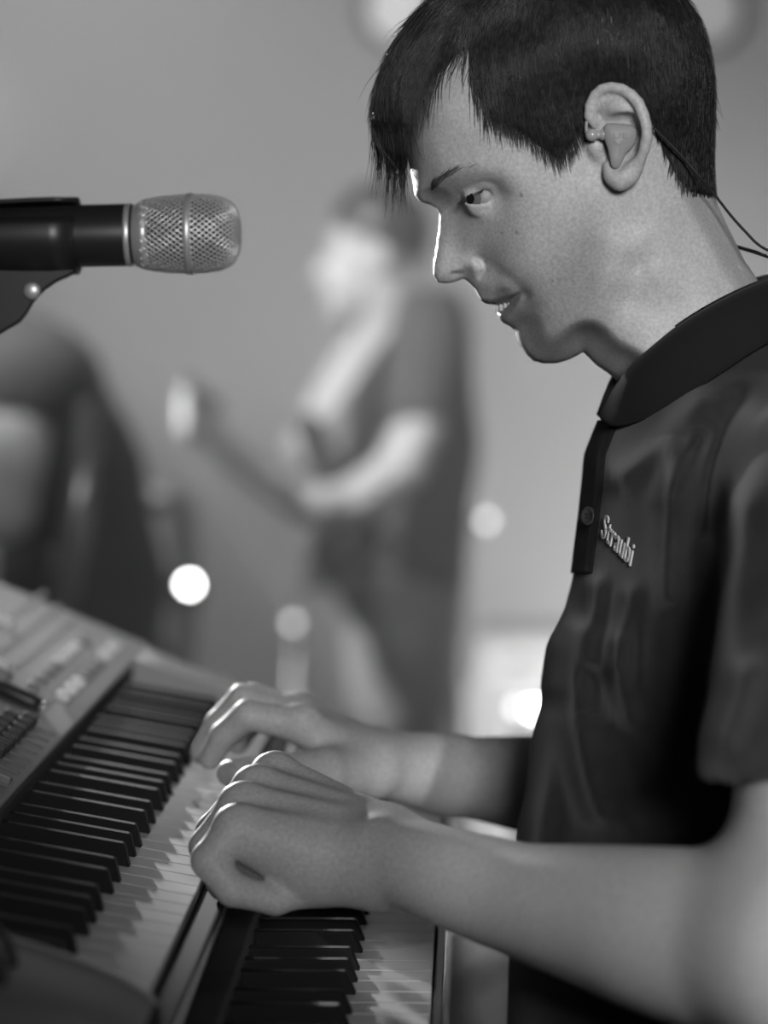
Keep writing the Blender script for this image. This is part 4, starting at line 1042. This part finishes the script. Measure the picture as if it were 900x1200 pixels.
Fc = [tuple(range(n)), tuple(range(2 * n - 1, n - 1, -1))] + [(i, i + n, (i + 1) % n + n, (i + 1) % n) for i in range(n)]
part('guitar_body', V, [f[::-1] for f in Fc], 'guitar', gb, smooth=False, bevel=.006)
part('neck', *obox(gpt(.30, 0, .014), gd, gw, gn, .24, .024, .011), 'maple', gb, smooth=False, bevel=.004)
part('fingerboard', *obox(gpt(.29, 0, .027), gd, gw, gn, .24, .024, .003), 'fret', gb, smooth=False)
part('headstock', *obox(gpt(.62, .008, .012), gd, gw, gn, .085, .038, .008), 'maple', gb, smooth=False, bevel=.01)
for k in range(6): part('tuner', *lathe(gpt(.56 + k * .024, .046, .012), gw, [(0, .005), (.012, .005), (.014, .010), (.024, .010), (.026, .004)], 10), 'chrome', gb)
part('pickguard', *obox(gpt(-.03, -.06, .0215), gd, gw, gn, .09, .045, .0015), 'btn_w', gb, smooth=False, bevel=.001)
for k in range(2): part('pickup', *obox(gpt(-.02 - k * .08, 0, .024), gd, gw, gn, .012, .036, .005), 'btn_w', gb, smooth=False)
part('bridge', *obox(gpt(-.15, 0, .025), gd, gw, gn, .014, .04, .006), 'chrome', gb, smooth=False)
sp = spline([G(345, 530, -.21), G(375, 478, -.22), G(412, 420, -.20), G(448, 372, -.15), G(470, 345, -.08), G(500, 345, .03), G(530, 400, .14), G(540, 500, .16), G(520, 600, .10), G(470, 640, -.14), G(440, 640, -.23)], 40)
V = []; Fc = []
for i, q in enumerate(sp):
    d = sp[min(i + 1, 39)] - sp[max(i - 1, 0)]; d /= np.linalg.norm(d); outw = q - np.array([G(480, 500)[0], YG, q[2]]); s_ = np.cross(d, outw); s_ /= np.linalg.norm(s_); o_ = np.cross(s_, d)
    for a, b in ((-.032, -.002), (.032, -.002), (.032, .002), (-.032, .002)): V.append(q + s_ * a + o_ * b)
for i in range(39):
    for k in range(4): Fc.append((i * 4 + k, i * 4 + (k + 1) % 4, i * 4 + 4 + (k + 1) % 4, i * 4 + 4 + k))
part('strap', V, Fc, 'strap', gb, smooth=False)

# ---- another musician, in dark clothes, bent forward at the left
YB = 4.3
def B(px, py, dy=0.0): return P(px, py, YB + dy)
mu = thing('person', (*B(70, 700)[:2], 0), 'musician in dark clothes bent forward, one bare arm lit', 'person')
def f_bskin(p):
    hd = B(-62, 330); d = ellip(p, hd + np.array([0, 0, .03]), (.095, .08, .10)); d = smin(d, ellip(p, hd + np.array([-.035, 0, -.04]), (.062, .058, .075)), .03)
    d = smin(d, rcone(p, hd + np.array([-.09, 0, 0]), hd + np.array([-.105, 0, -.025]), .008, .012), .01)
    d = smin(d, rcone(p, hd + np.array([.03, 0, -.05]), B(5, 425), .055, .062), .02)
    d = smin(d, chain(p, [B(30, 450, -.20), B(12, 540, -.27), B(4, 596, -.27)], [.055, .050, .045], .01), .02)
    d = smin(d, chain(p, [B(4, 596, -.27), B(-110, 620, -.26), B(-150, 622, -.25)], [.042, .030, .034], .01), .02)
    for k in range(4): d = smin(d, chain(p, [B(-155, 612 + 7 * k, -.25), B(-180, 616 + 7 * k, -.25), B(-190, 630 + 6 * k, -.24)], [.011, .010, .008], .003), .005)
    return d
part('body', *surf(f_bskin, (-1.15, 3.95, .95), (-.5, 4.6, 1.75), .008, 1), 'skin_far', mu)
part('hair', *surf(lambda p: smax(ellip(p, B(-62, 330) + np.array([.008, 0, .042]), (.102, .088, .10)), -((p - B(-62, 330)) @ np.array([.9, 0, .8]) - .005), .01), (-1.15, 4.1, 1.4), (-.6, 4.5, 1.8), .007, 1), 'hair', mu)
def f_bshirt(p):
    q = p.copy(); q[:, 1] = YB + (q[:, 1] - YB) * .66
    d = chain(q, [B(58, 460), B(78, 560), B(95, 680), B(100, 780)], [.085, .105, .115, .118], .06)
    d = smin(d, rcone(p, B(45, 445, -.15), B(26, 472, -.22), .080, .068), .03); d = smin(d, rcone(p, B(45, 440), B(-8, 405), .085, .075), .03)
    d = smin(d, rcone(p, B(60, 445, .15), B(40, 560, .2), .080, .060), .03)
    return d
part('jacket', *surf(f_bshirt, (-1.0, 3.95, .75), (-.25, 4.65, 1.6), .009, 1), 'darkcloth', mu)
def f_bleg(p):
    hp = B(100, 800); d = ellip(p, hp, (.14, .17, .13))
    for s in (-1, 1): d = smin(d, chain(p, [hp + np.array([0, .09 * s, 0]), np.array([hp[0] - .05, YB + .11 * s, .48]), np.array([hp[0], YB + .12 * s, .06])], [.095, .07, .058], .02), .04)
    return smax(d, .03 - p[:, 2], .005)
part('trousers', *surf(f_bleg, (-.95, 3.95, 0), (-.2, 4.65, 1.1), .010, 1), 'darkcloth', mu)
for s in (-1, 1):
    x_ = B(100, 800)[0]
    def f_s(p, s=s): return smax(chain(p, [(x_ + .03, YB + .12 * s, .045), (x_ - .15, YB + .13 * s, .038)], [.045, .036], .02), -p[:, 2] + .001, .004)
    part('shoe', *surf(f_s, (x_ - .25, YB + .12 * s - .09, -.02), (x_ + .12, YB + .12 * s + .1, .12), .009, 1), 'shoe', mu)

# ---- stands and lamps on the stage
def pole_thing(name, px, Y, ztop, label, cat, m='stand_grey', r=.014, group=None):
    x = P(px, 700, Y)[0]; t = thing(name, (x, Y, 0), label, cat, group)
    for k in range(3):
        a = 2 * math.pi * k / 3 + .5; part('leg', *tube([(x, Y, .22), (x + .30 * math.cos(a), Y + .30 * math.sin(a), .012)], .010, 8), 'blackmetal', t)
    part('pole', *tube([(x, Y, .15), (x, Y, ztop)], r, 12), m, t)
    return t, x
def lamp_head(t, px, py, Y, r, m, name='lamp'):
    c = P(px, py, Y); d = (CAM - c) / np.linalg.norm(CAM - c) + np.array([0, 0, .0])
    b = part(name, *lathe(c, d, [(-.10, r * .5), (-.09, r * .8), (-.02, r * 1.25), (.012, r * 1.3), (.014, r * 1.08), (.002, r * 1.05)], 20), 'blackmetal', t)
    part('lens', *lathe(c, d, [(-.004, r), (.003, r), (.006, r * .6), (.007, r * .05)], 20), m, b); return b
t, x = pole_thing('microphone_stand', 216, 4.9, P(0, 575, 4.9)[2], 'pale microphone stand with a lit clamp lamp, in front of the guitarist', 'stand', r=.022)
part('boom', *tube([P(216, 580, 4.9), P(165, 588, 4.9)], .028, 12), 'stand_grey', t)
part('clutch', *lathe(P(216, 668, 4.9), (0, 0, -1), [(0, .02), (.01, .032), (.06, .032), (.07, .02)], 16), 'stand_grey', t)
lamp_head(t, 222, 685, 4.82, .012, 'lamp_hot')
t, x = pole_thing('light_stand', 538, 6.0, P(0, 380, 6.0)[2], 'tall pale light stand with two round stage lamps, behind the guitarist', 'light stand', r=.020)
for a, b, m_ in ((570, 610, 'lamp'), (525, 703, 'lamp_dim')):
    part('bracket', *tube([P(538, b, 6.0), P(a, b, 5.97)], .010, 8), 'blackmetal', t); lamp_head(t, a, b, 5.92, .011, m_)
t, x = pole_thing('light_stand', 345, 5.6, P(0, 690, 5.6)[2], 'short light stand with one round lamp, by the guitarist\'s knee', 'light stand', r=.018)
lamp_head(t, 343, 730, 5.55, .010, 'lamp_dim')
t, x = pole_thing('light_stand', 612, 5.4, P(0, 850, 5.4)[2], 'low light stand with a pair of bright lamps, behind the player\'s chest', 'light stand', m='blackmetal')
lamp_head(t, 626, 831, 5.35, .012, 'lamp_hot'); lamp_head(t, 606, 829, 5.42, .011, 'lamp')
t, x = pole_thing('boom_stand', 74, 3.4, P(0, 640, 3.4)[2], 'grey slanted boom stand beside the musician in dark clothes', 'stand', r=.016)
part('boom', *tube([P(72, 720, 3.38), P(110, 470, 3.38)], .018, 12), 'stand_grey', t)
# lamps hung from the ceiling
for px_, py_, m_, lab in ((470, 10, 'lamp_ceil', 'round ceiling spotlight, lit, above the guitarist'), (828, 14, 'lamp_ceil2', 'round ceiling spotlight, lit, behind the player\'s head')):
    c = P(px_, py_, 6.3); t = thing('ceiling_spotlight', (c[0], c[1], ZC), lab, 'spotlight')
    part('hanger', *tube([(c[0], c[1] + .05, ZC), (c[0], c[1] + .05, c[2] + .03)], .012, 8), 'blackmetal', t)
    lamp_head(t, px_, py_, 6.25, .075, m_, 'housing')
# cabinets along the back wall
def cabinet(px0, px1, pyt, Y, dep, label, m):
    x0, x1 = P(px0, 700, Y)[0], P(px1, 700, Y)[0]; zt = P(0, pyt, Y)[2]; t = thing('amplifier_cabinet', ((x0 + x1) / 2, Y + dep / 2, 0), label, 'cabinet')
    part('housing', *box((x0, Y, 0), (x1, Y + dep, zt)), m, t, smooth=False, bevel=.01)
    part('grille_cloth', *box((x0 + .03, Y - .008, .05), (x1 - .03, Y + .004, zt - .12)), 'cloth', t, smooth=False, bevel=.004)
    part('control_strip', *box((x0 + .03, Y - .006, zt - .10), (x1 - .03, Y + .004, zt - .03)), 'nickel', t, smooth=False)
    for k in range(6): part('knob', *lathe((x0 + .08 + k * (x1 - x0 - .16) / 5, Y - .006, zt - .065), (0, -1, 0), [(0, .014), (.016, .012), (.018, .003)], 10), 'btn_d', t)
cabinet(560, 690, 745, 7.2, .35, 'wide pale amplifier cabinet by the back wall, behind the player\'s chest', 'cab')
cabinet(470, 556, 800, 7.0, .35, 'low pale amplifier cabinet behind the guitarist\'s legs', 'cab')

# ---- thin stage haze between the player and the back wall
hz = bpy.data.materials.new('stage_haze'); hz.use_nodes = True; nt = hz.node_tree; nt.nodes.clear()
vs = nt.nodes.new('ShaderNodeVolumeScatter'); vs.inputs['Density'].default_value = 0.20; vs.inputs['Anisotropy'].default_value = 0.0
om = nt.nodes.new('ShaderNodeOutputMaterial'); nt.links.new(vs.outputs[0], om.inputs['Volume'])
V, Fc = box((X0 + .02, 2.6, .02), (X1 - .02, Y1 - .03, ZC - .02))
o = part('stage_haze', V, Fc, hz, None, smooth=False); o['kind'] = 'stuff'; tag(o, 'thin grey haze hanging over the stage behind the player', 'haze')
